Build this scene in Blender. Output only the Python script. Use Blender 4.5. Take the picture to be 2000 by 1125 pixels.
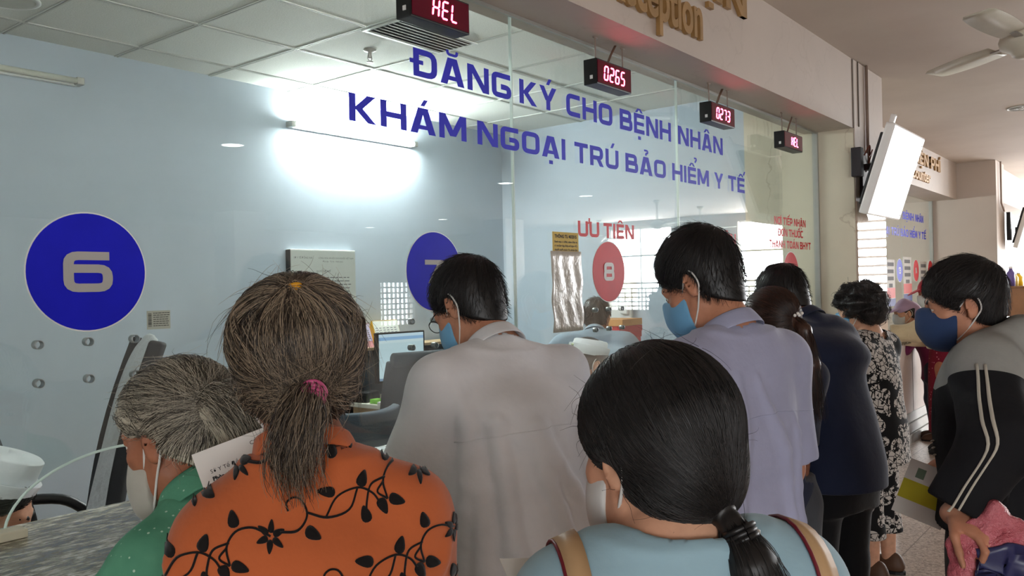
import bpy, bmesh, math, random
import numpy as np
from mathutils import Vector, Matrix

for _o in list(bpy.data.objects):
    bpy.data.objects.remove(_o, do_unlink=True)
SC = bpy.context.scene
COL = SC.collection
R = math.radians

# ---------------------------------------------------------------- camera, world, light, exposure
F_PX, YAW, ROLL, EYE = 1637.5, 0.67170, 0.02168, 1.5
_c, _s = math.cos(YAW), math.sin(YAW)
FW = np.array([_c, _s, 0.0]); _r = np.array([_s, -_c, 0.0]); _z = np.array([0, 0, 1.0])
RT = math.cos(ROLL) * _r - math.sin(ROLL) * _z
UP = math.cos(ROLL) * _z + math.sin(ROLL) * _r
cd = bpy.data.cameras.new('camera')
cam = bpy.data.objects.new('camera', cd); COL.objects.link(cam)
cd.sensor_width = 36.0; cd.lens = 36.0 * F_PX / 2000.0
cd.clip_start = 0.05; cd.clip_end = 200
cam.matrix_world = Matrix(((RT[0], UP[0], -FW[0], 0), (RT[1], UP[1], -FW[1], 0), (RT[2], UP[2], -FW[2], EYE), (0, 0, 0, 1)))
SC.camera = cam
SC.view_settings.view_transform = 'Standard'
SC.view_settings.look = 'None'
SC.view_settings.gamma = 1.0
SC.view_settings.use_curve_mapping = False
SC.view_settings.exposure = 0.42
W = bpy.data.worlds.new('daylight'); SC.world = W; W.use_nodes = True
_bg = W.node_tree.nodes['Background']
_bg.inputs['Color'].default_value = (0.93, 0.97, 1.0, 1); _bg.inputs['Strength'].default_value = 4.0

def area(name, loc, rot, sx, sy, watts, color=(1, 1, 1)):
    l = bpy.data.lights.new(name, 'AREA'); l.shape = 'RECTANGLE'; l.size = sx; l.size_y = sy
    l.energy = watts; l.color = color
    o = bpy.data.objects.new(name, l); o.location = loc; o.rotation_euler = rot; COL.objects.link(o)
    return o
# daylight pouring in through the window openings of the hall, then an added fill
area('window_daylight', (16.45, -2.6, 1.8), (0, R(90), 0), 2.1, 7.6, 1500, (0.96, 0.98, 1.0))
area('window_daylight', (12.6, -12.4, 1.2), (R(90), 0, 0), 6.6, 1.2, 160, (0.95, 0.98, 1.0))
area('entrance_fill', (-5.5, -5.5, 1.4), (0, R(-90), 0), 2.6, 6.0, 130, (1.0, 0.98, 0.95))  # fill light added at an unseen entrance

def ray(px, py):
    return FW + RT * ((px - 1000.0) / F_PX) - UP * ((py - 562.5) / F_PX)
_O = np.array([0, 0, EYE])
def on(px, py, axis, val):
    d = ray(px, py)
    return _O + d * ((val - _O[axis]) / d[axis])
def atZ(px, py, Z):
    return _O + ray(px, py) * Z

# ---------------------------------------------------------------- properties
def tag(o, label=None, cat=None, group=None, kind=None):
    if label: o['label'] = label
    if cat: o['category'] = cat
    if group: o['group'] = group
    if kind: o['kind'] = kind
    return o
def thing(name, label, cat, loc=(0, 0, 0), rotz=0.0, group=None):
    o = bpy.data.objects.new(name, None); o.empty_display_size = 0.05
    COL.objects.link(o); o.location = tuple(float(v) for v in loc); o.rotation_euler = (0, 0, rotz)
    return tag(o, label, cat, group)

# ---------------------------------------------------------------- materials
def lin(c):
    return tuple(((v / 12.92) if v <= 0.04045 else ((v + 0.055) / 1.055) ** 2.4) for v in c)
def rgb(r, g, b):
    return lin((r / 255.0, g / 255.0, b / 255.0))
class NT:
    def __init__(s, name):
        s.m = bpy.data.materials.new(name); s.m.use_nodes = True
        s.t = s.m.node_tree; s.b = s.t.nodes['Principled BSDF']; s.out = s.t.nodes['Material Output']
    def n(s, typ, **kw):
        n = s.t.nodes.new(typ)
        for k, v in kw.items():
            if k.startswith('i_'):
                key = k[2:].replace('_', ' ')
                n.inputs[int(key) if key.isdigit() else key].default_value = v
            else: setattr(n, k, v)
        return n
    def l(s, a, b): s.t.links.new(a, b)
    def coord(s, kind='Object', scale=(1, 1, 1), rot=(0, 0, 0)):
        tc = s.n('ShaderNodeTexCoord'); mp = s.n('ShaderNodeMapping')
        mp.inputs['Scale'].default_value = scale; mp.inputs['Rotation'].default_value = rot
        s.l(tc.outputs[kind], mp.inputs['Vector']); return mp.outputs['Vector']
    def noise(s, vec, scale, detail=3, rough=0.55):
        n = s.n('ShaderNodeTexNoise'); n.inputs['Scale'].default_value = scale
        n.inputs['Detail'].default_value = detail; n.inputs['Roughness'].default_value = rough
        if vec is not None: s.l(vec, n.inputs['Vector'])
        return n.outputs['Fac']
    def ramp(s, fac, stops, interp='LINEAR'):
        r = s.n('ShaderNodeValToRGB'); r.color_ramp.interpolation = interp
        el = r.color_ramp.elements
        while len(el) < len(stops): el.new(0.5)
        for e, (p, c) in zip(el, stops):
            e.position = p; e.color = (*c[:3], 1)
        s.l(fac, r.inputs['Fac']); return r.outputs['Color']
    def mix(s, fac, a, b, blend='MIX'):
        m = s.n('ShaderNodeMix', data_type='RGBA', blend_type=blend)
        for v, i in ((fac, 0), (a, 6), (b, 7)):
            if hasattr(v, 'links') or hasattr(v, 'is_linked'): s.l(v, m.inputs[i])
            else: m.inputs[i].default_value = v if i == 0 else (*v[:3], 1)
        return m.outputs[2]
    def math(s, op, a, b=None):
        m = s.n('ShaderNodeMath', operation=op)
        for i, v in enumerate((a, b)):
            if v is None: continue
            if hasattr(v, 'is_linked'): s.l(v, m.inputs[i])
            else: m.inputs[i].default_value = v
        return m.outputs[0]
    def bump(s, h, strength=0.3, dist=0.01):
        b = s.n('ShaderNodeBump'); b.inputs['Strength'].default_value = strength; b.inputs['Distance'].default_value = dist
        s.l(h, b.inputs['Height']); s.l(b.outputs['Normal'], s.b.inputs['Normal'])
    def set(s, color=None, rough=None, metal=None, spec=None, **kw):
        b = s.b.inputs
        if color is not None:
            if hasattr(color, 'is_linked'): s.l(color, b['Base Color'])
            else: b['Base Color'].default_value = (*color[:3], 1)
        if rough is not None: b['Roughness'].default_value = rough
        if metal is not None: b['Metallic'].default_value = metal
        if spec is not None: b['Specular IOR Level'].default_value = spec
        for k, v in kw.items(): b[k.replace('_', ' ')].default_value = v
        return s
_MC = {}
def plain(name, c, rough=0.5, metal=0.0, spec=0.5, var=0.06, scale=14, bump=0.0, **kw):
    """a plain coloured surface with slight procedural mottling"""
    if name in _MC: return _MC[name]
    s = NT(name); v = s.coord()
    a = tuple(min(1, x * (1 - var)) for x in c); b = tuple(min(1, x * (1 + var)) for x in c)
    nz = s.noise(v, scale)
    s.set(s.ramp(nz, ((0.3, a), (0.7, b))), rough, metal, spec, **kw)
    if bump: s.bump(s.noise(v, scale * 8, 2), bump, 0.004)
    _MC[name] = s.m; return s.m
def emit(name, c, strength):
    if name in _MC: return _MC[name]
    s = NT(name); s.set((0.02, 0.02, 0.02), 0.4)
    s.b.inputs['Emission Color'].default_value = (*c, 1); s.b.inputs['Emission Strength'].default_value = strength
    _MC[name] = s.m; return s.m
def cloth(name, c, rough=0.85, weave=900, var=0.08, wr=0.25, dist=0.006, sheen=0.15):
    if name in _MC: return _MC[name]
    s = NT(name); v = s.coord()
    a = tuple(x * (1 - var) for x in c); b = tuple(min(1, x * (1 + var)) for x in c)
    s.set(s.ramp(s.noise(v, 7, 4), ((0.3, a), (0.7, b))), rough, spec=0.25)
    s.b.inputs['Sheen Weight'].default_value = sheen
    h = s.math('ADD', s.math('MULTIPLY', s.noise(v, 26, 3), 1.0), s.math('MULTIPLY', s.noise(v, weave, 1), 0.05))
    s.bump(h, wr, dist)
    _MC[name] = s.m; return s.m

# ---------------------------------------------------------------- mesh building
class MB:
    def __init__(s): s.v = []; s.f = []; s.mi = []; s.sm = []
    def add(s, verts, faces, mi=0, smooth=False):
        o = len(s.v); s.v += [tuple(float(a) for a in p) for p in verts]
        for f in faces: s.f.append(tuple(o + i for i in f)); s.mi.append(mi); s.sm.append(smooth)
        return s
    def box(s, lo, hi, mi=0, M=None, bev=0.0):
        (x0, y0, z0), (x1, y1, z1) = lo, hi
        if bev > 0:
            b = min(bev, (x1 - x0) / 2.01, (y1 - y0) / 2.01, (z1 - z0) / 2.01)
            bm = bmesh.new(); bmesh.ops.create_cube(bm, size=1)
            for q in bm.verts: q.co = Vector(((x0 + x1) / 2 + q.co.x * (x1 - x0), (y0 + y1) / 2 + q.co.y * (y1 - y0), (z0 + z1) / 2 + q.co.z * (z1 - z0)))
            bmesh.ops.bevel(bm, geom=list(bm.edges), offset=b, segments=2, profile=0.6, affect='EDGES')
            vs = [q.co.copy() for q in bm.verts]; fs = [[q.index for q in f.verts] for f in bm.faces]
            bm.free(); 
        else:
            vs = [Vector(p) for p in ((x0, y0, z0), (x1, y0, z0), (x1, y1, z0), (x0, y1, z0), (x0, y0, z1), (x1, y0, z1), (x1, y1, z1), (x0, y1, z1))]
            fs = [(3, 2, 1, 0), (4, 5, 6, 7), (0, 1, 5, 4), (1, 2, 6, 5), (2, 3, 7, 6), (3, 0, 4, 7)]
        if M is not None: vs = [M @ q for q in vs]
        return s.add(vs, fs, mi)
    def tube(s, pts, r, n=8, mi=0, cap=True, flat=1.0):
        pts = [Vector(p) for p in pts]; rs = r if hasattr(r, '__len__') else [r] * len(pts)
        vs = []; fs = []; up = None
        for i, p in enumerate(pts):
            t = (pts[min(i + 1, len(pts) - 1)] - pts[max(i - 1, 0)]).normalized()
            if up is None:
                up = Vector((0, 0, 1)) if abs(t.z) < 0.9 else Vector((0, 1, 0))
            a = t.cross(up)
            if a.length < 1e-5: a = t.orthogonal()
            a.normalize(); up = a.cross(t).normalized()
            for k in range(n):
                w = 2 * math.pi * k / n
                vs.append(p + a * math.cos(w) * rs[i] + up * math.sin(w) * rs[i] * flat)
        for i in range(len(pts) - 1):
            for k in range(n):
                fs.append((i * n + k, i * n + (k + 1) % n, (i + 1) * n + (k + 1) % n, (i + 1) * n + k))
        if cap:
            fs.append(tuple(range(n))[::-1]); fs.append(tuple((len(pts) - 1) * n + k for k in range(n)))
        return s.add(vs, fs, mi, True)
    def lathe(s, prof, n=24, mi=0, M=None, smooth=True):
        vs = []; fs = []
        for r, z in prof:
            for k in range(n):
                w = 2 * math.pi * k / n; vs.append(Vector((r * math.cos(w), r * math.sin(w), z)))
        for i in range(len(prof) - 1):
            for k in range(n):
                fs.append((i * n + k, i * n + (k + 1) % n, (i + 1) * n + (k + 1) % n, (i + 1) * n + k))
        fs.append(tuple(range(n))[::-1]); fs.append(tuple((len(prof) - 1) * n + k for k in range(n)))
        if M is not None: vs = [M @ q for q in vs]
        return s.add(vs, fs, mi, smooth)
    def prism(s, poly, d0, d1, M=None, mi=0):
        """poly in local xy, extruded between z=d0 and z=d1"""
        n = len(poly)
        vs = [Vector((x, y, d0)) for x, y in poly] + [Vector((x, y, d1)) for x, y in poly]
        fs = [tuple(range(n))[::-1], tuple(range(n, 2 * n))] + [(i, (i + 1) % n, n + (i + 1) % n, n + i) for i in range(n)]
        if M is not None: vs = [M @ q for q in vs]
        return s.add(vs, fs, mi)
    def build(s, name, mats, parent=None, bevel=0.0):
        me = bpy.data.meshes.new(name); me.from_pydata(s.v, [], s.f)
        if not isinstance(mats, (list, tuple)): mats = [mats]
        for m in mats: me.materials.append(m)
        me.polygons.foreach_set('material_index', s.mi); me.polygons.foreach_set('use_smooth', s.sm)
        me.update()
        o = bpy.data.objects.new(name, me); COL.objects.link(o)
        if parent is not None: o.parent = parent
        if bevel:
            md = o.modifiers.new('bevel', 'BEVEL'); md.width = bevel; md.segments = 2; md.limit_method = 'ANGLE'
        return o
def box(name, lo, hi, m, parent=None, bev=0.0, **kw):
    return tag(MB().box(lo, hi, bev=bev).build(name, m, parent), **kw)
def struct(name, mb, m):
    return tag(mb.build(name, m), kind='structure')
def flip_fix(o):
    bm = bmesh.new(); bm.from_mesh(o.data); bmesh.ops.recalc_face_normals(bm, faces=bm.faces); bm.to_mesh(o.data); bm.free(); return o
def copy_tree(o, parent=None):
    c = o.copy(); COL.objects.link(c); c.parent = parent
    for ch in [x for x in bpy.data.objects if x.parent == o]: copy_tree(ch, c)
    return c
def spline(P, n):
    """Catmull-Rom through points P, n samples per span"""
    P = np.asarray(P, float); Q = np.vstack([2 * P[0] - P[1], P, 2 * P[-1] - P[-2]]); out = []
    for i in range(1, len(Q) - 2):
        for t in np.linspace(0, 1, n, endpoint=False):
            a, b, c, d = Q[i - 1:i + 3]
            out.append(0.5 * (2 * b + (c - a) * t + (2 * a - 5 * b + 4 * c - d) * t * t + (3 * b - a - 3 * c + d) * t ** 3))
    out.append(P[-1]); return np.array(out)

# ---------------------------------------------------------------- lettering
def arcpoly(pts, rad, closed=False, n=5):
    """round the corners of a polyline"""
    out = []; N = len(pts)
    for i, p in enumerate(pts):
        if (not closed and i in (0, N - 1)) or rad <= 0: out.append(p); continue
        a = np.array(pts[i - 1], float); b = np.array(p, float); c = np.array(pts[(i + 1) % N], float)
        u = a - b; v = c - b; lu = np.linalg.norm(u); lv = np.linalg.norm(v); u /= lu; v /= lv
        r = min(rad, lu * 0.499, lv * 0.499); p0 = b + u * r; p1 = b + v * r
        for t in np.linspace(0, 1, n):
            out.append(tuple((1 - t) ** 2 * p0 + 2 * t * (1 - t) * b + t * t * p1))
    return out
def ribbon(pts, w, closed=False):
    P = [np.array(p, float) for p in pts]; N = len(P); L = []; Rr = []
    for i in range(N):
        if closed: a, c = P[i - 1], P[(i + 1) % N]
        else: a, c = P[max(i - 1, 0)], P[min(i + 1, N - 1)]
        d1 = P[i] - a; d2 = c - P[i]
        if np.linalg.norm(d1) < 1e-9: d1 = d2
        if np.linalg.norm(d2) < 1e-9: d2 = d1
        d1 = d1 / np.linalg.norm(d1); d2 = d2 / np.linalg.norm(d2)
        t = d1 + d2; t = t / max(np.linalg.norm(t), 1e-9); nn = np.array([-t[1], t[0]])
        k = 1 / max(0.45, abs(np.dot(nn, np.array([-d1[1], d1[0]]))))
        L.append(P[i] + nn * w / 2 * k); Rr.append(P[i] - nn * w / 2 * k)
    quads = []
    for i in range(N if closed else N - 1):
        j = (i + 1) % N; quads.append([L[i], Rr[i], Rr[j], L[j]])
    return quads
T = 0.21                                  # stroke weight of the wide square face, cap height 1
def _diag(x0, x1, w=0.25, y0=0.0, y1=1.0):
    return [[(x0 - w / 2, y0), (x0 + w / 2, y0), (x1 + w / 2, y1), (x1 - w / 2, y1)]]
def glyph(ch):
    """quads and advance width of one character"""
    t = T; h = t / 2; B = 1 - h; q = []
    def S(pts, r=0.0, closed=False, w=t): q.extend(ribbon(arcpoly(pts, r, closed), w, closed))
    base = ch; mark = []
    dec = {'Ă': ('A', 'breve'), 'Á': ('A', 'acute'), 'Ạ': ('A', 'dot'), 'Ả': ('A', 'hook'), 'Â': ('A', 'circ'), 'Đ': ('D', 'bar'), 'Ê': ('E', 'circ'), 'Ệ': ('E', 'circ', 'dot'),
           'Ế': ('E', 'circ', 'acute2'), 'Ể': ('E', 'circ', 'hook2'), 'Ý': ('Y', 'acute'), 'Ú': ('U', 'acute'), 'Ư': ('U', 'horn'), 'Ơ': ('O', 'horn'), 'Ậ': ('A', 'circ', 'dot'),
           'Ố': ('O', 'circ', 'acute2'), 'Ọ': ('O', 'dot'), 'Í': ('I', 'acute')}
    if ch in dec: base, *mark = dec[ch]
    w = 0.86
    if base == 'A':
        w = 0.95; q += _diag(0.13, 0.42, 0.26) + _diag(0.82, 0.53, 0.26); S([(0.24, 0.25), (0.71, 0.25)], w=0.16); q.append([(0.29, 1), (0.29, 0.99), (0.66, 0.99), (0.66, 1)])
    elif base == 'B':
        S([(h, 0), (h, 1)]); S([(0, B), (0.70, B), (0.70, 0.53), (0, 0.53)], 0.14); S([(0, 0.49), (0.77, 0.49), (0.77, h), (0, h)], 0.14)
    elif base == 'C': S([(0.82, B), (h, B), (h, h), (0.82, h)], 0.2); w = 0.84
    elif base == 'D': S([(h, 0), (h, 1)]); S([(0, B), (0.78, B), (0.78, h), (0, h)], 0.26); w = 0.88
    elif base == 'E': S([(0.76, B), (h, B), (h, h), (0.76, h)]); S([(0, 0.5), (0.72, 0.5)], w=0.17); w = 0.76
    elif base == 'F': S([(0.76, B), (h, B), (h, 0)]); S([(0, 0.48), (0.70, 0.48)]); w = 0.76
    elif base == 'G': S([(0.86, B), (h, B), (h, h), (0.79, h), (0.79, 0.45), (0.42, 0.45)], 0.16); w = 0.9
    elif base == 'H': S([(h, 0), (h, 1)]); S([(0.8, 0), (0.8, 1)]); S([(0, 0.5), (0.85, 0.5)]); w = 0.9
    elif base == 'I': S([(h, 0), (h, 1)]); w = t
    elif base == 'K': S([(h, 0), (h, 1)]); q += _diag(0.30, 0.72, 0.27, 0.5, 1.0) + _diag(0.74, 0.30, 0.27, 0.0, 0.5); w = 0.88
    elif base == 'L': S([(h, 1), (h, h), (0.74, h)]); w = 0.74
    elif base == 'M': S([(h, 0), (h, 1)]); S([(1.0, 0), (1.0, 1)]); q += _diag(0.5475, 0.13, 0.24, 0.12, 1.0) + _diag(0.5475, 0.965, 0.24, 0.12, 1.0); w = 1.095
    elif base == 'N': S([(h, 0), (h, 1)]); S([(0.82, 0), (0.82, 1)]); q += _diag(0.79, 0.125, 0.26); w = 0.915
    elif base == 'O': S([(h, h), (0.8, h), (0.8, B), (h, B)], 0.2, True); w = 0.895
    elif base == 'P': S([(h, 0), (h, 1)]); S([(0, B), (0.74, B), (0.74, 0.38), (0, 0.38)], 0.2); w = 0.84
    elif base == 'Q': S([(h, h), (0.8, h), (0.8, B), (h, B)], 0.2, True); q += _diag(0.85, 0.6, 0.2, -0.05, 0.3); w = 0.9
    elif base == 'R': S([(h, 0), (h, 1)]); S([(0, B), (0.74, B), (0.74, 0.42), (0, 0.42)], 0.2); q += _diag(0.75, 0.5, 0.25, 0, 0.42); w = 0.88
    elif base == 'S': S([(0.8, B), (h, B), (h, 0.5), (0.74, 0.5), (0.74, h), (0.02, h)], 0.16); w = 0.84
    elif base == 'T': S([(0, B), (0.82, B)]); S([(0.41, 0), (0.41, 1)]); w = 0.82
    elif base == 'U': S([(h, 1), (h, h), (0.78, h), (0.78, 1)], 0.2); w = 0.875
    elif base == 'V': q += _diag(0.44, 0.12, 0.25) + _diag(0.48, 0.82, 0.25); w = 0.93
    elif base == 'Y': S([(0.45, 0), (0.45, 0.45)]); q += _diag(0.43, 0.12, 0.24, 0.40, 1) + _diag(0.47, 0.78, 0.24, 0.40, 1); w = 0.9
    elif base == '0': S([(h, h), (0.72, h), (0.72, B), (h, B)], 0.18, True); w = 0.82
    elif base == '1': S([(0.3, 0), (0.3, 1)]); q += _diag(0.05, 0.3, 0.2, 0.7, 1); w = 0.42
    elif base == '2': S([(0.02, B), (0.74, B), (0.74, 0.52), (h, 0.52), (h, h), (0.82, h)], 0.14); w = 0.84
    elif base == '3': S([(0.02, B), (0.74, B), (0.74, h), (0.02, h)], 0.16); S([(0.2, 0.52), (0.74, 0.52)]); w = 0.84
    elif base == '4': S([(0.62, 0), (0.62, 1)]); S([(0.85, 0.26), (0.1, 0.26)]); q += _diag(0.1, 0.58, 0.24, 0.26, 1); w = 0.88
    elif base == '5': S([(0.78, B), (h, B), (h, 0.56), (0.74, 0.56), (0.74, h), (0.02, h)], 0.1); w = 0.84
    elif base == '6': S([(0.95, B), (h, B), (h, h), (0.91, h), (0.91, 0.58), (h, 0.58)], 0.2); w = 1.02
    elif base == '7': S([(0.0, B), (0.86, B)]); q += _diag(0.28, 0.83, 0.27, 0, 0.98); w = 0.96
    elif base == '8': S([(h, h), (0.80, h), (0.80, 0.51), (h, 0.51)], 0.15, True); S([(0.12, 0.5), (0.77, 0.5), (0.77, B), (0.12, B)], 0.15, True); w = 0.9
    elif base == '9': S([(0.02, h), (0.74, h), (0.74, B), (h, B), (h, 0.42), (0.74, 0.42)], 0.18); w = 0.84
    elif base == '/': q += _diag(0.06, 0.5, 0.16); w = 0.56
    elif base == '-': S([(0.05, 0.45), (0.45, 0.45)]); w = 0.5
    elif base == '.': S([(0, 0.09), (0.18, 0.09)]); w = 0.2
    elif base == ':': S([(0, 0.2), (0.18, 0.2)]); S([(0, 0.7), (0.18, 0.7)]); w = 0.2
    m = w / 2
    for k in mark:
        if k == 'acute': q += _diag(m - 0.02, m + 0.12, 0.15, 1.08, 1.34)
        if k == 'acute2': q += _diag(m + 0.28, m + 0.42, 0.14, 1.20, 1.46)
        if k == 'circ': q += _diag(m - 0.20, m - 0.03, 0.15, 1.06, 1.26) + _diag(m + 0.20, m + 0.03, 0.15, 1.06, 1.26)
        if k == 'breve': S([(m - 0.2, 1.28), (m - 0.17, 1.12), (m + 0.17, 1.12), (m + 0.2, 1.28)], 0.1, w=0.1)
        if k == 'dot': S([(m - 0.1, -0.22), (m + 0.1, -0.22)], w=0.17)
        if k == 'hook': S([(m - 0.12, 1.36), (m + 0.13, 1.36), (m + 0.13, 1.22), (m, 1.2), (m, 1.08)], 0.07, w=0.1)
        if k == 'hook2': S([(m + 0.22, 1.58), (m + 0.42, 1.58), (m + 0.42, 1.44), (m + 0.32, 1.42), (m + 0.32, 1.3)], 0.06, w=0.1)
        if k == 'bar': S([(-0.13, 0.52), (0.36, 0.52)], w=0.15)
        if k == 'horn': S([(w - 0.02, 1.0 - h), (w + 0.12, 1.0 - h), (w + 0.14, 1.22)], 0.06, w=0.11)
    return q, w
def lettering(text, gap=0.14, space=0.42):
    out = []; x = 0.0
    for ch in text:
        if ch == ' ': x += space; continue
        q, w = glyph(ch); out += [[(a + x, b) for a, b in p] for p in q]; x += w + gap
    return out, x - gap
def put_letters(mb, text, p0, ux, uz, height, width=None, thick=0.0008, nrm=None, mi=0, gap=0.14):
    """letters from p0 along unit ux with up uz; squeezed to width if given"""
    qs, w = lettering(text, gap); p0 = np.array(p0, float); ux = np.array(ux, float); uz = np.array(uz, float)
    sx = (width / w) if width else height
    n = np.array(nrm, float) if nrm is not None else np.cross(ux, uz)
    for qi, q in enumerate(qs):
        lo = [p0 + ux * (a * sx) + uz * (b * height) for a, b in q]; m = len(lo)
        vs = lo + [p + n * (thick + .00003 * qi) for p in lo]
        mb.add(vs, [tuple(range(m)), tuple(range(m, 2 * m))] + [(i, (i + 1) % m, m + (i + 1) % m, m + i) for i in range(m)], mi)
    return w * sx
def font_mesh(text, size, extrude=0.0, offset=0.0, align='LEFT', bevel=0.0):
    c = bpy.data.curves.new('writing', 'FONT'); c.body = text; c.size = size; c.extrude = extrude; c.offset = offset; c.align_x = align
    c.resolution_u = 2 if size < 0.05 else 5; c.bevel_depth = bevel
    o = bpy.data.objects.new('writing', c); COL.objects.link(o)
    dg = bpy.context.evaluated_depsgraph_get(); me = o.evaluated_get(dg).to_mesh()
    vs = [tuple(v.co) for v in me.vertices]; fs = [tuple(p.vertices) for p in me.polygons]
    o.evaluated_get(dg).to_mesh_clear(); bpy.data.objects.remove(o, do_unlink=True); bpy.data.curves.remove(c)
    return vs, fs
def put_font(mb, text, p0, ux, uz, size, mi=0, lift=0.0004, width=None, **kw):
    vs, fs = font_mesh(text, size, **kw)
    if not vs: return 0
    p0 = np.array(p0, float); ux = np.array(ux, float); uz = np.array(uz, float); n = np.cross(ux, uz)
    w = max(v[0] for v in vs); k = width / w if width else 1.0
    mb.add([p0 + ux * (v[0] * k) + uz * v[1] + n * (v[2] + lift) for v in vs], fs, mi); return w * k
# ---------------------------------------------------------------- surface materials
def marble_mat(name, c, vein, rough=0.35, scale=2.2, crack=0.5):
    s = NT(name); v = s.coord('Object')
    d = s.noise(v, scale, 6, 0.62)
    base = s.ramp(d, ((0.25, tuple(x * 0.9 for x in c)), (0.75, tuple(min(1, x * 1.06) for x in c))))
    w = s.n('ShaderNodeTexNoise'); w.inputs['Scale'].default_value = 1.7; w.inputs['Detail'].default_value = 8; s.l(v, w.inputs['Vector'])
    a = s.math('ABSOLUTE', s.math('SUBTRACT', w.outputs['Fac'], 0.5))
    ln = s.ramp(a, ((0.0, (crack, crack, crack)), (0.006, (0, 0, 0))))
    s.set(s.mix(ln, base, vein), rough, spec=0.5); return s.m
M_wall_blue = plain('office_wall_paint', rgb(178, 190, 202), 0.75, var=0.025, scale=3)
M_fascia = marble_mat('painted_stone', rgb(196, 182, 170), rgb(150, 132, 116), 0.55, 1.4, 0.15)
M_marble = marble_mat('cream_marble', rgb(216, 206, 184), rgb(150, 124, 98), 0.3, 2.0, 0.4)
M_hallwall = plain('hall_wall_paint', rgb(200, 186, 174), 0.7, var=0.03, scale=2)
M_tile = marble_mat('beige_tile', rgb(196, 176, 162), rgb(150, 126, 110), 0.42, 1.6, 0.2)
M_alu = plain('aluminium', rgb(176, 176, 170), 0.4, 0.7, var=0.05)
M_dark = plain('dark_plastic', rgb(34, 35, 38), 0.5)
M_black = plain('black_plastic', rgb(16, 16, 18), 0.42)
M_white = plain('white_plastic', rgb(226, 228, 226), 0.45, var=0.02)
M_paper = plain('white_paper', rgb(226, 224, 218), 0.8, var=0.02)
M_blue = plain('blue_vinyl', rgb(26, 30, 196), 0.5, spec=.2, var=0.05)
M_navy_v = plain('navy_vinyl', rgb(58, 60, 206), 0.5, spec=.2, var=0.05)
M_red = plain('red_vinyl', rgb(214, 30, 42), 0.5, spec=.2, var=0.05)
M_gray_v = plain('silver_vinyl', rgb(178, 176, 172), 0.45, var=0.03)
M_ink = plain('printing_ink', rgb(30, 30, 34), 0.7)
M_wood = plain('brown_wood', rgb(128, 92, 62), 0.45, var=0.15, scale=5)
M_steel = plain('brushed_steel', rgb(168, 166, 162), 0.5, 0.6, var=0.05)

s = NT('terrazzo_floor'); v = s.coord()
vo = s.n('ShaderNodeTexVoronoi', i_Scale=95.0); s.l(v, vo.inputs['Vector'])
spk = s.ramp(vo.outputs['Color'], ((0.0, rgb(112, 98, 86)), (0.45, rgb(176, 160, 146)), (1.0, rgb(208, 196, 184))))
br = s.n('ShaderNodeTexBrick', offset=0.0); br.inputs['Scale'].default_value = 1.0
br.inputs['Brick Width'].default_value = 0.6; br.inputs['Row Height'].default_value = 0.6; br.inputs['Mortar Size'].default_value = 0.003
s.l(v, br.inputs['Vector'])
s.set(s.mix(br.outputs['Fac'], spk, rgb(120, 106, 94)), 0.34, spec=0.32); M_floor = s.m

s = NT('hall_ceiling_paint'); v = s.coord()
s.set(s.ramp(s.noise(v, 0.9, 5), ((0.3, rgb(198, 184, 172)), (0.7, rgb(214, 202, 190)))), 0.8); M_ceil = s.m
s = NT('mineral_ceiling_tile'); v = s.coord()
s.set(s.ramp(s.noise(v, 160, 2), ((0.3, rgb(206, 209, 203)), (0.7, rgb(226, 228, 222)))), 0.9); s.bump(s.noise(v, 120, 2), 0.25, 0.004); M_ctile = s.m

s = NT('granite_counter'); v = s.coord('Object', (0.55, 1.5, 1))
n1 = s.noise(v, 46, 5, 0.7)
g = s.ramp(n1, ((0.36, rgb(40, 40, 36)), (0.47, rgb(110, 106, 92)), (0.56, rgb(166, 162, 144)), (0.66, rgb(212, 208, 196))))
n2 = s.noise(s.coord('Object', (0.6, 1.6, 1)), 17, 4)
s.set(s.mix(s.ramp(n2, ((0.45, (0, 0, 0)), (0.62, (0.55, 0.55, 0.55)))), g, rgb(96, 92, 74)), 0.2); M_granite = s.m

s = NT('window_glass')
tr = s.n('ShaderNodeBsdfTransparent'); tr.inputs['Color'].default_value = (0.955, 0.985, 0.975, 1)
gl = s.n('ShaderNodeBsdfGlossy'); gl.inputs['Roughness'].default_value = 0.004; gl.inputs['Color'].default_value = (1, 1, 1, 1)
lw = s.n('ShaderNodeLayerWeight'); lw.inputs['Blend'].default_value = 0.5
fr = s.math('ADD', s.math('MULTIPLY', s.math('POWER', lw.outputs['Facing'], 5.0), 0.95), 0.05)
mx = s.n('ShaderNodeMixShader'); s.l(fr, mx.inputs[0]); s.l(tr.outputs[0], mx.inputs[1]); s.l(gl.outputs[0], mx.inputs[2])
s.l(mx.outputs[0], s.out.inputs['Surface']); M_glass = s.m
M_edge = plain('polished_glass_edge', rgb(214, 232, 226), 0.25, var=0.02)

# ---------------------------------------------------------------- shell
GY = 1.82; FY = 1.59; CZ = 2.9; SOF = 2.462; WY = 4.78
X0, X1 = -5.0, 5.49                   # reception bay
CX = 6.15                             # far side of the first column
B2 = 11.4                             # second column
EX, BY = 16.0, -12.0                  # end wall, back wall of the hall
struct('floor', MB().box((X0 - .1, BY - .1, -0.1), (EX + .1, WY + .1, 0)), M_floor)
struct('ceiling', MB().box((X0 - .1, BY - .1, CZ), (EX + .1, WY + .1, CZ + .1)), M_ceil)
struct('wall_back_office', MB().box((X0, WY, 0), (EX, WY + .12, CZ)), M_wall_blue)
mb = MB().box((X0 - .12, BY, 0), (X0, -8.5, CZ)).box((X0 - .12, -2.5, 0), (X0, WY, CZ)).box((X0 - .12, -8.5, 2.6), (X0, -2.5, CZ)); struct('wall_left', mb, M_hallwall)  # gap between the pieces added to let the entrance fill in
struct('wall_office_side', MB().box((5.9, 2.31, 0), (6.08, WY, CZ)), M_wall_blue)
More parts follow.
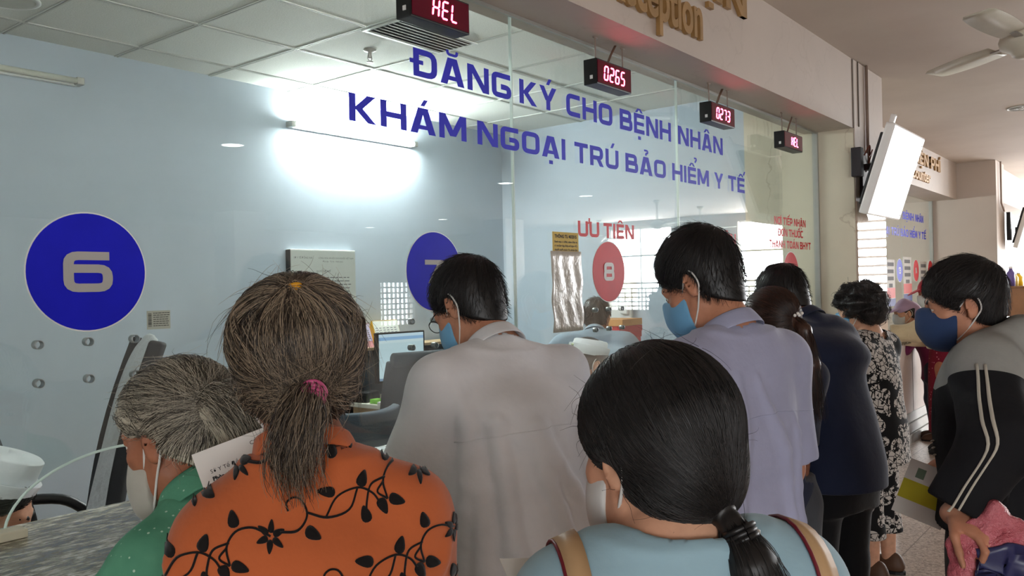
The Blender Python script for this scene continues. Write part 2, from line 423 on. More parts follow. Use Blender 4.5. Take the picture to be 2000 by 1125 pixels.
# suspended office ceiling: tiles with a T-bar grid
struct('ceiling_office', MB().box((X0, 1.84, CZ - .012), (5.9, WY, CZ - .004)), M_ctile)
mb = MB()
for k in range(-13, 6):
    x = 2.385 + .6 * k
    if X0 < x < 5.9: mb.box((x - .012, 1.84, CZ - .0175), (x - .003, WY, CZ - .012)); mb.box((x + .003, 1.84, CZ - .0175), (x + .012, WY, CZ - .012))
for k in range(5):
    y = 4.51 - .6 * k
    mb.box((X0, y - .012, CZ - .0172), (5.9, y - .003, CZ - .012)); mb.box((X0, y + .003, CZ - .0172), (5.9, y + .012, CZ - .012))
M_tbar = plain('ceiling_grid_bar', rgb(190, 193, 188), 0.6, var=0.02)
tag(mb.build('trim_1', M_tbar), kind='structure')
# fascia beam over the reception glass and the two columns
struct('wall_fascia', MB().box((X0, FY, SOF), (X1 + .01, 1.90, CZ)), M_fascia)
mb = MB().box((X1, FY, 0), (CX, 2.31, CZ)); struct('wall_column', mb, M_marble)
struct('trim_2', MB().box((X1 + .012, FY - .006, 2.0), (CX, FY, CZ - .004)), M_fascia)
M_polish = marble_mat('polished_stone_slab', rgb(206, 188, 170), rgb(150, 110, 80), 0.03, 3.0, 0.4)
M_polish.node_tree.nodes['Principled BSDF'].inputs['Coat Weight'].default_value = 1.0
M_polish.node_tree.nodes['Principled BSDF'].inputs['Coat Roughness'].default_value = 0.015
M_polish.node_tree.nodes['Principled BSDF'].inputs['Specular IOR Level'].default_value = 1.0
struct('trim_3', MB().box((X1 + .012, FY - .012, 0.0), (CX, FY, 2.0)), M_polish)
struct('trim_4', MB().box((X1 + .09, FY - .012, SOF + .02), (X1 + .10, FY - .006, CZ - .004)).box((X1 - .004, FY - .004, SOF), (X1 + .004, FY + .002, CZ - .004)), plain('joint_line', rgb(96, 84, 74), 0.8))  # dark strips along the column edge and upper face
struct('wall_fascia_far', MB().box((CX, 2.10, SOF), (B2, 2.42, CZ)), M_fascia)
struct('wall_column_far', MB().box((B2, 1.68, 0), (B2 + .6, WY, CZ)), M_hallwall)
# far bay beyond: fascia, recess wall and counter front
struct('wall_fascia_end', MB().box((B2 + .6, 1.75, SOF), (EX, 2.0, CZ)), M_hallwall)
# end wall with a wide daylight window, back wall with windows, solid pieces in between
mb = MB().box((EX, -6.3, 0), (EX + .2, 1.7, .95)).box((EX, 2.6, 0), (EX + .2, WY, CZ)).box((EX, 1.2, 0), (EX + .2, 1.7, CZ)).box((EX, BY, 0), (EX + .2, -6.3, CZ)).box((EX, -6.3, 2.74), (EX + .2, 2.6, CZ))
for y0, y1 in ((-4.75, -3.25), (-2.1, -1.5)): mb.box((EX, y0, .95), (EX + .2, y1, 2.74))
struct('wall_end', mb, M_hallwall)
mb = MB().box((X0, BY - .2, 0), (EX, BY, .6)).box((X0, BY - .2, 1.72), (EX, BY, CZ))
for a, b in ((X0, 9.9), (11.0, 14.4), (15.6, EX)): mb.box((a, BY - .2, .6), (b, BY, 1.72))
struct('wall_back_hall', mb, M_hallwall)
M_frame = plain('window_frame_paint', rgb(190, 190, 186), 0.5)
def window(n, pts, bars_u, bars_v, w=.035):
    """grilled window frame on a vertical rectangle (origin, u vector, height)"""
    o, u, h = pts; o = Vector(o); u = Vector(u); mb = MB(); L = u.length; d = u.normalized(); nn = Vector((-d.y, d.x, 0))
    M = Matrix(((d.x, nn.x, 0, o.x), (d.y, nn.y, 0, o.y), (0, 0, 1, o.z), (0, 0, 0, 1)))
    for k in range(bars_u + 1): x = L * k / bars_u; mb.box((x - w / 2, -.03, 0), (x + w / 2, .03, h), M=M)
    for k in range(bars_v + 1): z = h * k / bars_v; mb.box((0, -.028, z - w / 2), (L, .028, z + w / 2), M=M)
    struct('window_%d' % n, mb, M_frame)
window(1, ((EX + .1, -6.3, .95), (0, 1.55, 0), 1.79), 2, 3)
window(2, ((EX + .1, -3.25, .95), (0, 1.15, 0), 1.79), 1, 3)
window(3, ((EX + .1, -1.5, .95), (0, 2.7, 0), 1.79), 4, 11, .05)
window(4, ((EX + .11, -3.25, .95), (0, 1.15, 0), .48), 7, 5, .03)
window(5, ((EX + .11, -6.3, .95), (0, 1.55, 0), .48), 9, 5, .03)
window(6, ((9.9, BY - .1, .6), (1.1, 0, 0), 1.12), 8, 8, .035)
window(7, ((14.4, BY - .1, .6), (1.2, 0, 0), 1.12), 8, 8, .035)
for i, (x, y) in enumerate(((3.2, -9.0), (8.4, -9.0), (13.4, -7.2))):      # hall columns that the glass mirrors
    struct('wall_pillar_%s' % 'abc'[i], MB().box((x - .3, y - .3, 0), (x + .3, y + .3, CZ)), M_hallwall)
struct('baseboard_back', MB().box((X0, WY - .014, 0), (5.9, WY, .1)), plain('skirting', rgb(150, 140, 130), 0.5))

# ---------------------------------------------------------------- counters
struct_counter = None
t = thing('reception_counter', 'long reception counter with speckled granite top along the glass wall', 'counter', (0, 1.6, 0))
def child_box(name, lo, hi, m, par, bev=0.0):
    p = Vector(par.location); lo = Vector(lo) - p; hi = Vector(hi) - p
    return MB().box(lo, hi, bev=bev).build(name, m, par)
child_box('granite_top', (X0 + .02, 1.40, 0.995), (X1 - .01, 1.905, 1.03), M_granite, t, .006)
child_box('tiled_front', (X0 + .02, 1.50, 0.1), (X1 - .01, 1.53, 0.995), M_tile, t)
child_box('plinth', (X0 + .02, 1.545, 0.0), (X1 - .01, 1.588, 0.1), M_steel, t)
for x in np.arange(-4.4, X1, 1.0): MB().box((x - .004 - 0, 1.498 - 1.6, .1), (x + .004, 1.50 - 1.6, .995)).build('tile_joint', plain('dark_joint', rgb(84, 70, 60), 0.8), t)
t = thing('wooden_shelf_cabinet', 'brown wooden document shelf built under the counter between two queues', 'cabinet', (1.9, 1.46, 0))
for nm, lo, hi in (('side_panel', (1.14, 1.41, .1), (1.16, 1.498, .96)), ('side_panel', (2.62, 1.41, .1), (2.64, 1.498, .96)), ('shelf', (1.16, 1.41, .80), (2.62, 1.498, .82)), ('shelf', (1.16, 1.41, .1), (2.62, 1.498, .13)), ('door', (1.75, 1.412, .13), (2.62, 1.44, .94))):
    child_box(nm, lo, hi, M_wood, t, .003)
o = child_box('label_strip', (1.16, 1.405, .825), (1.72, 1.409, .868), M_paper, t)
mb = MB(); put_letters(mb, 'ANH', (1.655 - 1.9, 1.4045 - 1.46, .834), (1, 0, 0), (0, 0, 1), .024, .055)
mb.build('label_writing', M_ink, o)
M_fold = plain('blue_folder', rgb(70, 96, 150), 0.5)
for k in range(3):
    tag(MB().box((-.14, -.02, 0), (.14, .02, .035), bev=.004).build('document_folder', M_fold), ['blue document folder lying lowest in the shelf under the counter', 'blue document folder between two others under the counter', 'blue document folder topmost under the counter shelf'][k], 'folder', 'blue folders in the counter shelf').location = (1.42, 1.45, .131 + .036 * k)
# second counter in the far bay
t = thing('far_counter', 'beige tiled counter with metal plinth in the far service bay', 'counter', (8.7, 2.0, 0))
child_box('granite_top', (CX + .02, 1.87, 0.93), (B2 - .02, 2.36, 0.965), M_granite, t, .006)
child_box('tiled_front', (CX + .02, 1.97, 0.26), (B2 - .02, 2.0, 0.93), M_tile, t)
mb = MB()
for z, y in ((.0, 1.93), (.09, 1.945), (.18, 1.96)): mb.box((CX - 8.68, y - 2.0, z), (B2 - 8.72, 0.0, z + .085))
mb.build('plinth', M_steel, t)
for x in np.arange(6.8, B2, .85): MB().box((x - 8.704, 1.9685 - 2.0, .26), (x - 8.696, 1.97 - 2.0, .93)).build('tile_joint', _MC['dark_joint'], t)

# ---------------------------------------------------------------- glass panes with speaking holes and arched hatches
def arch(cx, n=18, hw=.245, z0=1.03, h=.142):
    return [(cx + hw * math.cos(a), z0 + h * math.sin(a)) for a in np.linspace(0, math.pi, n)]
WIN = (.836, 1.90, 2.926, 3.95, 4.97)          # window centres
M_gromm = plain('speaking_hole_ring', rgb(150, 156, 156), 0.3, 0.5, var=0.05)
PT = .010
def pane(n, xa, xb, wins):
    poly = [(xa, 1.03)]
    for c in wins: poly += [(a, b) for a, b in arch(c + .075)][::-1]
    poly += [(xb, 1.03), (xb, SOF), (xa, SOF)]
    M = Matrix(((1, 0, 0, 0), (0, 0, 1, GY), (0, 1, 0, 0), (0, 0, 0, 1)))
    mb = MB(); mb.prism(poly, 0, PT, M)
    o = flip_fix(mb.build('window_%d' % n, M_glass)); tag(o, kind='structure')
    for c in wins:
        mb = MB(); P = arch(c + .075, 32)
        mb.tube([(a, GY + PT / 2, b) for a, b in P], [.0030] * 32, 8); mb.build('arch_edge', M_edge, o)
        for k in range(6):
            px, pz = c - .10 + .101 * (k % 3), (1.405, 1.326)[k // 3]
            mb = MB(); Mr = Matrix.Translation((px, GY - .004, pz)) @ Matrix.Rotation(R(-90), 4, 'X')
            prof = [(.0078, 0), (.0092, 0), (.0095, .003), (.0092, .018), (.0078, .018), (.0078, 0)]
            vs = [(r * math.cos(w), r * math.sin(w), z) for r, z in prof for w in np.linspace(0, 2 * math.pi, 20, endpoint=False)]
            fs = [(i * 20 + j, i * 20 + (j + 1) % 20, (i + 1) * 20 + (j + 1) % 20, (i + 1) * 20 + j) for i in range(5) for j in range(20)]
            mb.add([Mr @ Vector(q) for q in vs], fs, 0, True); mb.build('speaking_hole', M_gromm, o)
    return o
pane(9, X0 + .01, .43, ()); pane(10, .433, 2.312, WIN[:2]); pane(11, 2.316, 3.554, WIN[2:3]); pane(12, 3.558, X1 - .012, WIN[3:])
mb = MB()
for x in (.4315, 2.314, 3.556): mb.box((x - .0022, GY - .0006, 1.03), (x + .0022, GY + PT + .0006, SOF))
struct('trim_5', mb, M_edge)
struct('trim_6', MB().box((X1 - .022, GY - .012, 1.03), (X1 - .002, GY + .022, SOF)).box((X0, GY - .012, SOF - .012), (X1 - .022, GY - .001, SOF - .0005)), M_alu)
M2 = Matrix(((1, 0, 0, 0), (0, 0, 1, 2.39), (0, 1, 0, 0), (0, 0, 0, 1)))
for n, (a, b) in ((13, (CX, 8.48)), (14, (8.486, 9.96)), (15, (9.966, B2))):
    mb = MB(); mb.prism([(a, .965), (b, .965), (b, SOF), (a, SOF)], 0, PT, M2); tag(flip_fix(mb.build('window_%d' % n, M_glass)), kind='structure')
struct('trim_7', MB().box((B2 - .03, 2.37, .965), (B2, 2.41, SOF)), M_alu)

# ---------------------------------------------------------------- vinyl on the glass
UX, UZ, NY = (1, 0, 0), (0, 0, 1), (0, -1, 0)
def gx(px, py=540): return float(on(px, py, 1, GY)[0])
def letters(wd, p0, h, width, thick, m, t):
    x = 0.0; _, tot = lettering(wd); k = width / tot
    for ch in wd:
        if ch == ' ': x += .42 * k; continue
        mb = MB(); w = put_letters(mb, ch, (p0[0] + x, p0[1], p0[2]), UX, UZ, h, glyph(ch)[1] * k, thick=thick, nrm=NY)
        mb.build('letter', m, t); x += w + .14 * k
def vinyl(name, words, base, h, m, label, y=GY, grp=None, dy=0.0006):
    x0 = min(a for _, a, _ in words); t = thing(name, label, 'lettering', (x0, y - dy, base), group=grp)
    for wd, a, b in words: letters(wd, (a - x0, 0, 0), h, b - a, 0.0005, m, t)
    return t
def wpx(lst, yb): return [(w, gx(a, yb), gx(b, yb)) for w, a, b in lst]
vinyl('vinyl_lettering', wpx((('ĐĂNG', 809, 999), ('KÝ', 1015, 1087), ('CHO', 1106, 1195), ('BỆNH', 1210, 1309), ('NHÂN', 1323, 1409.5)), 220), 2.157, .086, M_navy_v, 'upper line of big dark blue letters on the glass, beginning ĐĂNG KÝ')
vinyl('vinyl_lettering', wpx((('KHÁM', 683, 911), ('NGOẠI', 933, 1104), ('TRÚ', 1122, 1207), ('BẢO', 1221, 1299), ('HIỂM', 1312, 1383), ('Y', 1394, 1411), ('TẾ', 1421, 1452.5)), 300), 1.982, .079, M_navy_v, 'lower line of big dark blue letters on the glass, beginning KHÁM NGOẠI')
vinyl('vinyl_lettering', wpx((('ƯU', 1129, 1170), ('TIÊN', 1179, 1238)), 465), 1.695, .061, M_red, 'red words ƯU TIÊN above the round red 8')
vinyl('vinyl_lettering', [('ƯU', 3.735, 3.905), ('TIÊN', 3.945, 4.19)], 1.697, .061, M_red, 'red words over the window behind the head of the lavender shirted man')
for k, (wd, a, b, z) in enumerate((('NƠI TIẾP NHẬN', 4.735, 5.25, 1.838), ('ĐƠN THUỐC', 4.79, 5.20, 1.770), ('THANH TOÁN BHYT', 4.65, 5.335, 1.700))):
    vinyl('vinyl_lettering', [(wd, a, b)], z, .045, M_red, ['small red line NƠI TIẾP NHẬN, top of three on the farthest pane', 'small red line ending THUỐC, middle of three on the farthest pane', 'small red line ending TOÁN BHYT, bottom of three on the farthest pane'][k], grp='red lines on the farthest pane')
def badge(name, digit, x, z, rad, m, dm, label, y=GY, dh=.072, dw=.088):
    t = thing(name, label, 'sign', (x, y - .0006, z))
    mb = MB(); n = 64; M = Matrix(((1, 0, 0, 0), (0, 0, -1, 0), (0, 1, 0, 0), (0, 0, 0, 1)))
    mb.prism([((rad + .003) * math.cos(a), (rad + .003) * math.sin(a)) for a in np.linspace(0, 2 * math.pi, n, endpoint=False)], 0, .0003, M); flip_fix(mb.build('white_border', M_white, t))
    mb = MB(); mb.prism([(rad * math.cos(a), rad * math.sin(a)) for a in np.linspace(0, 2 * math.pi, n, endpoint=False)], .0003, .0008, M); flip_fix(mb.build('disc', m, t))
    mb = MB(); put_letters(mb, digit, (-dw / 2, -.001, -dh / 2), UX, UZ, dh, dw, thick=.0004, nrm=NY); mb.build('numeral', dm, t)
    return t
badge('window_number_sign', '6', .838, 1.554, .1245, M_blue, M_gray_v, 'large round blue sign with silver numeral 6 on the glass', dh=.086, dw=.104)
badge('window_number_sign', '7', 1.902, 1.557, .1225, M_blue, M_gray_v, 'round blue sign with silver numeral 7 partly behind the white shirted man')
badge('window_number_sign', '8', 2.926, 1.558, .1215, M_red, M_gray_v, 'round red sign with silver numeral 8 under the red words', dw=.079, dh=.074)
badge('window_number_sign', '9', 3.95, 1.558, .1215, M_red, M_gray_v, 'round red sign hidden behind the lavender shirted man')
badge('window_number_sign', '10', 4.985, 1.556, .1225, M_red, M_gray_v, 'round red sign on the farthest pane above the navy shirted man')

# ---------------------------------------------------------------- LED queue displays on hangers
M_led = emit('led_segment', (1.0, 0.06, 0.16), 20.0)
M_ledbg = plain('led_window', rgb(74, 6, 26), 0.12); 
_b = M_ledbg.node_tree.nodes['Principled BSDF']; _b.inputs['Emission Color'].default_value = (1, .02, .12, 1); _b.inputs['Emission Strength'].default_value = 0.02
M_wire = plain('hanger_wire', rgb(140, 122, 110), 0.6)
M_strap = plain('brown_strap', rgb(110, 82, 66), 0.7)
SEG = {'0': 'abcdef', '2': 'abged', '3': 'abgcd', '5': 'afgcd', '6': 'afgecd', '7': 'abc', 'H': 'fegbc', 'E': 'afged', 'L': 'fed', ' ': ''}
def seg_digit(mb, ch, x, z, w, h, y):
    t = .0050; g = .0016; sl = .12
    pts = {'a': ((0, h), (w, h)), 'd': ((0, 0), (w, 0)), 'g': ((0, h / 2), (w, h / 2)), 'f': ((0, h / 2), (0, h)), 'e': ((0, 0), (0, h / 2)), 'b': ((w, h / 2), (w, h)), 'c': ((w, 0), (w, h / 2))}
    for k in SEG[ch]:
        (ax, az), (bx, bz) = pts[k]; a = np.array((ax + az * sl, az)); b = np.array((bx + bz * sl, bz)); d = (b - a) / np.linalg.norm(b - a); a = a + d * g; b = b - d * g
        nn = np.array((-d[1], d[0])) * t / 2; e = d * t / 2
        poly = [a, a + e + nn, b - e + nn, b, b - e - nn, a + e - nn]
        vs = [(x + p[0], y, z + p[1]) for p in poly] + [(x + p[0], y - .0016, z + p[1]) for p in poly]
        mb.add(vs, [tuple(range(6)), tuple(range(6, 12))[::-1]] + [(i, i + 6, (i + 1) % 6 + 6, (i + 1) % 6) for i in range(6)])
def led(x0, w, z0, hh, text, label, tilt=0.0):
    t = thing('queue_display', label, 'display', (x0 + w / 2, 1.745, z0))
    MB().box((-w / 2, -.024, 0), (w / 2, .036, hh), bev=.003).build('housing', M_black, t)
    MB().box((-w / 2 + .006, -.0262, .006), (w / 2 - .006, -.0238, hh - .006)).build('display_window', M_ledbg, t)
    pw = .041; n = len(text); xs = -w / 2 + (w - n * pw) / 2 + .002
    for k, ch in enumerate(text):
        if ch == ' ': continue
        mb = MB(); seg_digit(mb, ch, xs + k * pw, .022, .0245, hh - .046, -.0264); flip_fix(mb.build('led_digit', M_led, t))
    for sx in (-.38, .40):
        mb = MB(); z1 = SOF - z0; mb.tube([(w * sx, 0, hh - .004), (w * sx + .004, .003, hh + (z1 - hh) * .5), (w * sx - .002, 0, z1 - .001)], .0032, 6)
        mb.tube([(w * sx - .012, 0, z1 - .003), (w * sx + .012, 0, z1 - .003)], .004, 6); mb.build('hanger', M_wire, t)
    mb = MB(); mb.tube([(.01, .02, hh - .002), (.035, .012, hh + (z1 - hh) * .55), (.05, 0, z1 - .004)], .009, 6, flat=.35); mb.build('cable_strap', M_strap, t)
    for sx in (-1, 1):
        pass
    mb = MB(); mb.box((-w / 2 - .0025, -.006, .02), (-w / 2 + .001, .006, .034)); mb.build('side_switch', M_white, t)
led(1.722, .258, 2.293, .098, ' HEL', 'nearest hanging red display reading HEL, cut by the top of the photo')
led(2.712, .258, 2.274, .098, '0265', 'second nearest hanging red display, with digits ending 65')
led(3.710, .270, 2.272, .096, '0273', 'third nearest hanging red display, with digits ending 73')
led(4.652, .292, 2.26, .094, ' HEL', 'farthest hanging red display, small, reading HEL')

# ---------------------------------------------------------------- raised letters on the fascias
M_gold = plain('bronze_letters', rgb(168, 132, 84), 0.45, 0.35, var=0.12)
def fascia_px(px, py, y=FY): return on(px, py, 1, y)
mb = MB(); p0 = fascia_px(1168, 2); p1 = fascia_px(1366, 98)
put_font(mb, 'Reception', (0, 0, 0), UX, UZ, .26, extrude=.009, offset=.006, lift=.010, width=float(p1[0]) - 2.56)
o = mb.build('raised_lettering', M_gold); o.location = (2.56, FY, 2.545)
tag(o, 'raised bronze word Reception on the fascia over the glass', 'lettering')
t = thing('raised_lettering', 'raised bronze capitals over the word Reception, mostly cut off at the top', 'lettering', (3.80 - 1.95, FY - .001, 2.745))
letters('TIẾP NHẬN', (0, 0, 0), .15, 1.95, .018, M_gold, t)
t = thing('raised_lettering', 'raised bronze capitals on the far fascia partly behind the wall television', 'lettering', (8.45, 2.099, 2.70))
letters('THU VIỆN PHÍ', (0, 0, 0), .13, 2.0, .018, M_gold, t)
mb = MB(); put_font(mb, 'Payment Counter', (0, 0, 0), UX, UZ, .17, extrude=.009, offset=.004, lift=.010, width=1.75)
o = mb.build('raised_lettering', M_gold); o.location = (8.2, 2.10, 2.535); tag(o, 'raised bronze word Counter under the capitals on the far fascia', 'lettering')
# ---------------------------------------------------------------- ceiling fittings
M_lamp = emit('downlight_glow', (1.0, 0.97, 0.92), 14.0)
M_tubeon = emit('fluorescent_tube_lit', (0.95, 1.0, 0.98), 330.0)
M_tubefill = emit('added_tube_glow', (0.97, 1.0, 0.96), 85.0)  # glow of the tubes added behind the beam
M_tubeoff = plain('fluorescent_tube_off', rgb(206, 208, 196), 0.3, var=0.03)
M_refl = plain('downlight_reflector', rgb(188, 186, 180), 0.25, 0.6, var=0.05)
def downlight(x, y, lit, label, r=.098, grp=None):
    t = thing('recessed_downlight', label, 'ceiling light', (x, y, CZ), group=grp)
    mb = MB(); mb.lathe([(r + .014, -.0005), (r + .014, -.006), (r + .006, -.009), (r, -.004), (r, -.0005)], 32); flip_fix(mb.build('trim_ring', M_white, t))
    mb = MB(); prof = [(r - .001, -.0035), (r * .9, -.0025), (r * .55, -.0012), (.02, -.0006)]
    mb.lathe(prof, 28); mb.build('reflector', M_lamp if lit else M_refl, t)
    if not lit:
        mb = MB(); mb.lathe([(.028, -.0006), (.03, -.006), (.022, -.012), (.004, -.014)], 16); mb.build('bulb', M_white, t)
downlight(6.05, .95, False, 'unlit recessed downlight in the hall ceiling nearest the fan')
downlight(8.07, .99, False, 'unlit recessed downlight at the right edge beyond the fan')
for x, y in ((4.54, -3.27), (8.7, -3.34), (10.86, -3.49), (12.24, -7.81), (12.5, -10.25), (1.6, -3.2)):
    downlight(x, y, True, 'lit recessed downlight seen mirrored in the reception glass', grp='lit downlights of the hall ceiling')
def tube_lamp(x0, x1, z, lit, label):
    t = thing('fluorescent_lamp', label, 'lamp', ((x0 + x1) / 2, WY - .001, z)); L = (x1 - x0) / 2
    MB().box((-L, -.035, -.022), (L, 0, .022), bev=.006).build('batten', M_white, t)
    for sx in (-1, 1): MB().box((sx * L - .02, -.075, -.02), (sx * L + .02, -.005, .02), bev=.005).build('lamp_holder', M_alu, t)
    mb = MB(); mb.tube([(-L + .02, -.062, 0), (L - .02, -.062, 0)], .0155, 16); mb.build('tube', M_tubeon if lit else M_tubeoff, t)
tube_lamp(3.57, 4.74, 2.655, True, 'bright lit fluorescent tube on the office back wall')
tube_lamp(.96, 2.15, 2.69, False, 'unlit fluorescent tube on the office wall at the left edge')
def added_beam_lamp(x, lab):  # unseen tube added behind the beam to brighten the office
    t = thing('fluorescent_lamp', lab, 'lamp', (x, 1.905, 2.62)); MB().box((-.6, 0, -.022), (.6, .035, .022), bev=.006).build('batten', M_white, t)
    mb = MB(); mb.tube([(-.58, .062, 0), (.58, .062, 0)], .0155, 16); mb.build('tube', M_tubefill, t)
    for sx in (-.6, .6): MB().box((sx - .02, .005, -.02), (sx + .02, .075, .02), bev=.005).build('lamp_holder', M_alu, t)
added_beam_lamp(-.6, 'left added fluorescent tube, unseen behind the beam, brightening the office'); added_beam_lamp(2.6, 'right added fluorescent tube, unseen behind the beam, brightening the office')
# square air diffuser and sprinkler in the office ceiling
t = thing('air_diffuser', 'long louvred air conditioning grille in the office ceiling', 'vent', (3.30, 3.22, CZ - .0175))
MB().box((-.30, -.15, -.004), (.30, -.128, 0)).box((-.30, .128, -.004), (.30, .15, 0)).box((-.30, -.128, -.004), (-.278, .128, 0)).box((.278, -.128, -.004), (.30, .128, 0)).build('frame', M_white, t)
MB().box((-.278, -.128, -.001), (.278, .128, 0)).build('dark_throat', M_dark, t)
for k in range(7):
    y = -.11 + .036 * k; mb = MB(); Mx = Matrix.Translation((0, y, -.006)) @ Matrix.Rotation(R(28), 4, 'X'); mb.box((-.277, -.013, -.0012), (.277, .013, .0012), M=Mx); mb.build('louvre', M_white, t)
t = thing('sprinkler_head', 'small sprinkler head hanging from the office ceiling', 'sprinkler', (3.285, 3.62, CZ - .012))
mb = MB(); mb.lathe([(.001, 0), (.036, 0), (.036, -.006), (.012, -.012), (.010, -.035), (.008, -.05), (.001, -.05)], 20); flip_fix(mb.build('escutcheon', M_steel, t))
mb = MB(); mb.tube([(-.012, 0, -.03), (-.016, 0, -.05), (-.006, 0, -.066), (.006, 0, -.066), (.016, 0, -.05), (.012, 0, -.03)], .003, 6); mb.lathe([(.001, -.068), (.018, -.068), (.018, -.071), (.001, -.071)], 14); flip_fix(mb.build('deflector', M_steel, t))
# round speaker at the top left corner of the office ceiling
t = thing('ceiling_speaker', 'round white ceiling speaker at the top left corner', 'speaker', (1.60, 4.22, CZ - .012))
mb = MB(); mb.lathe([(.001, -.001), (.125, -.001), (.125, -.005), (.11, -.008), (.001, -.0075)], 40); flip_fix(mb.build('grille', plain('speaker_grille', rgb(190, 192, 184), 0.7), t))
mb = MB(); mb.lathe([(.12, -.001), (.14, -.001), (.14, -.006), (.12, -.01), (.12, -.001)], 40); flip_fix(mb.build('rim', M_white, t))

# ---------------------------------------------------------------- ceiling fans in the hall
M_fan = plain('fan_enamel', rgb(206, 202, 184), 0.4, var=0.04)
def fan(x, y, a0, label, z=2.50, grp=None):
    t = thing('ceiling_fan', label, 'fan', (x, y, CZ), group=grp)
    mb = MB(); mb.lathe([(.001, 0), (.06, 0), (.055, -.03), (.02, -.06), (.001, -.06)], 24); flip_fix(mb.build('canopy', M_fan, t))
    mb = MB(); mb.tube([(0, 0, -.05), (0, 0, z - CZ + .08)], .011, 10); mb.build('down_rod', M_fan, t)
    h = z - CZ
    mb = MB(); mb.lathe([(.001, h + .075), (.05, h + .07), (.115, h + .035), (.125, h + .01), (.12, h - .02), (.075, h - .045), (.07, h - .06), (.05, h - .072), (.001, h - .075)], 32); flip_fix(mb.build('motor_housing', M_fan, t))
    for k in range(3):
        a = a0 + k * 2 * math.pi / 3; Mk = Matrix.Translation((0, 0, h + .005)) @ Matrix.Rotation(a, 4, 'Z')
        mb = MB(); mb.box((.10, -.018, -.003), (.22, .018, .003), M=Mk); mb.build('blade_iron', M_steel, t)
        mb = MB(); n = 14; vs = []; fs = []
        for i in range(n + 1):
            u = i / n; x_ = .19 + .46 * u; w = .055 + .018 * math.sin(u * 2.6); tw = R(14 - 8 * u)
            if i == n: w *= .8
            for sgn in (-1, 1):
                for dz in (0, .003): vs.append(Mk @ Vector((x_, sgn * w * math.cos(tw), sgn * w * math.sin(tw) + dz)))
        for i in range(n):
            b = i * 4; c = b + 4; fs += [(b, b + 2, c + 2, c), (b + 1, c + 1, c + 3, b + 3), (b, c, c + 1, b + 1), (b + 2, b + 3, c + 3, c + 2)]
        fs += [(0, 1, 3, 2), (n * 4, n * 4 + 2, n * 4 + 3, n * 4 + 1)]
        mb.add(vs, fs, 0, True); flip_fix(mb.build('blade', M_fan, t))
_p = on(1995, 78, 2, 2.62)
fan(float(_p[0]) + .06, float(_p[1]) - .02, R(170), 'cream ceiling fan over the queue at the top right corner', z=2.62)
for x, y in ((12.4, -3.1), (14.0, -3.1), (15.0, -5.9)): fan(x, y, x, 'ceiling fan of the hall seen only mirrored in the glass', grp='ceiling fans mirrored in the glass')

# ---------------------------------------------------------------- wall television on the column, conduit
M_screen = emit('television_screen', (1.0, 1.0, 1.0), 1.6)
M_tvw = plain('white_tv_casing', rgb(236, 236, 232), 0.3, var=0.01)
def television(loc, tilt, w, h, label, yaw=0.0):
    t = thing('wall_television', label, 'television', loc, yaw)
    M = Matrix.Rotation(R(tilt), 4, 'X')
    MB().box((-w / 2, -.035, 0), (w / 2, .02, h), M=M, bev=.012).build('casing', M_tvw, t)
    MB().box((-w / 2 + .035, -.0365, .04), (w / 2 - .035, -.034, h - .06), M=M).build('screen', M_screen, t)
    MB().box((-w / 2 + .05, .02, .05), (w / 2 - .05, .05, h - .06), M=M, bev=.01).build('back_shell', M_dark, t)
    mb = MB(); mb.box((w / 2 - .034, -.038, .03), (w / 2 - .029, -.034, h - .05), M=M); mb.build('side_speaker_slot', M_dark, t)
    mb = MB(); mb.box((-w / 2 + .01, -.02, h - .005), (-w / 2 + .05, .01, h + .05), M=M, bev=.01); mb.build('receiver_box', M_tvw, t)
    return t
tv = television((5.645, 1.49, 1.905), 18, .75, .555, 'white tilted television glowing on the stone column')
mb = MB(); mb.box((-.06, .075, .12), (.06, .094, .42), bev=.004); mb.box((-.03, -.06, .16), (.03, .08, .20)); mb.box((-.03, -.09, .30), (.03, .08, .34)); mb.build('wall_bracket', M_black, tv)
mb = MB(); mb.box((-.25, .03, .24), (-.19, .09, .42), bev=.004); mb.build('junction_box', M_dark, tv)
mb = MB(); P = on(1690, 131, 1, FY - .02); mb.tube([(0, 0, CZ - .001), (0, 0, 2.30), (-.02, -.02, 2.22)], .010, 8); o = mb.build('cable_conduit', plain('painted_conduit', rgb(150, 130, 118), 0.5)); o.location = (5.74, FY - .018, 0); tag(o, 'grey cable conduit running down the column above the television', 'conduit')
mb = MB(); mb.tube(spline([(-.05, 0, 2.30), (-.03, -.03, 2.36), (.0, -.02, 2.30), (.03, -.03, 2.34), (.05, 0, 2.26), (.0, .005, 2.2)], 5), .005, 6); o = mb.build('power_cable', plain('red_cable', rgb(150, 84, 66), 0.5)); o.location = (5.66, FY - .03, 0); tag(o, 'looped reddish cable behind the column television', 'cable')
tv2 = television((12.05 + .25, 1.56, 1.86), 16, .95, .56, 'second wall television glowing at the right edge on the far column')
mb = MB(); mb.box((-.30, .06, .10), (-.20, .105, .45), bev=.004); mb.box((-.25, -.05, .2), (.25, .02, .26)); mb.build('wall_bracket', M_black, tv2)
mb = MB(); mb.tube([(0, 0, CZ - .001), (0, 0, 2.4), (.06, -.02, 2.3)], .010, 8); o = mb.build('cable_conduit', _MC['painted_conduit']); o.location = (11.62, 1.66, 0); tag(o, 'grey cable conduit running down the far column at the right', 'conduit')

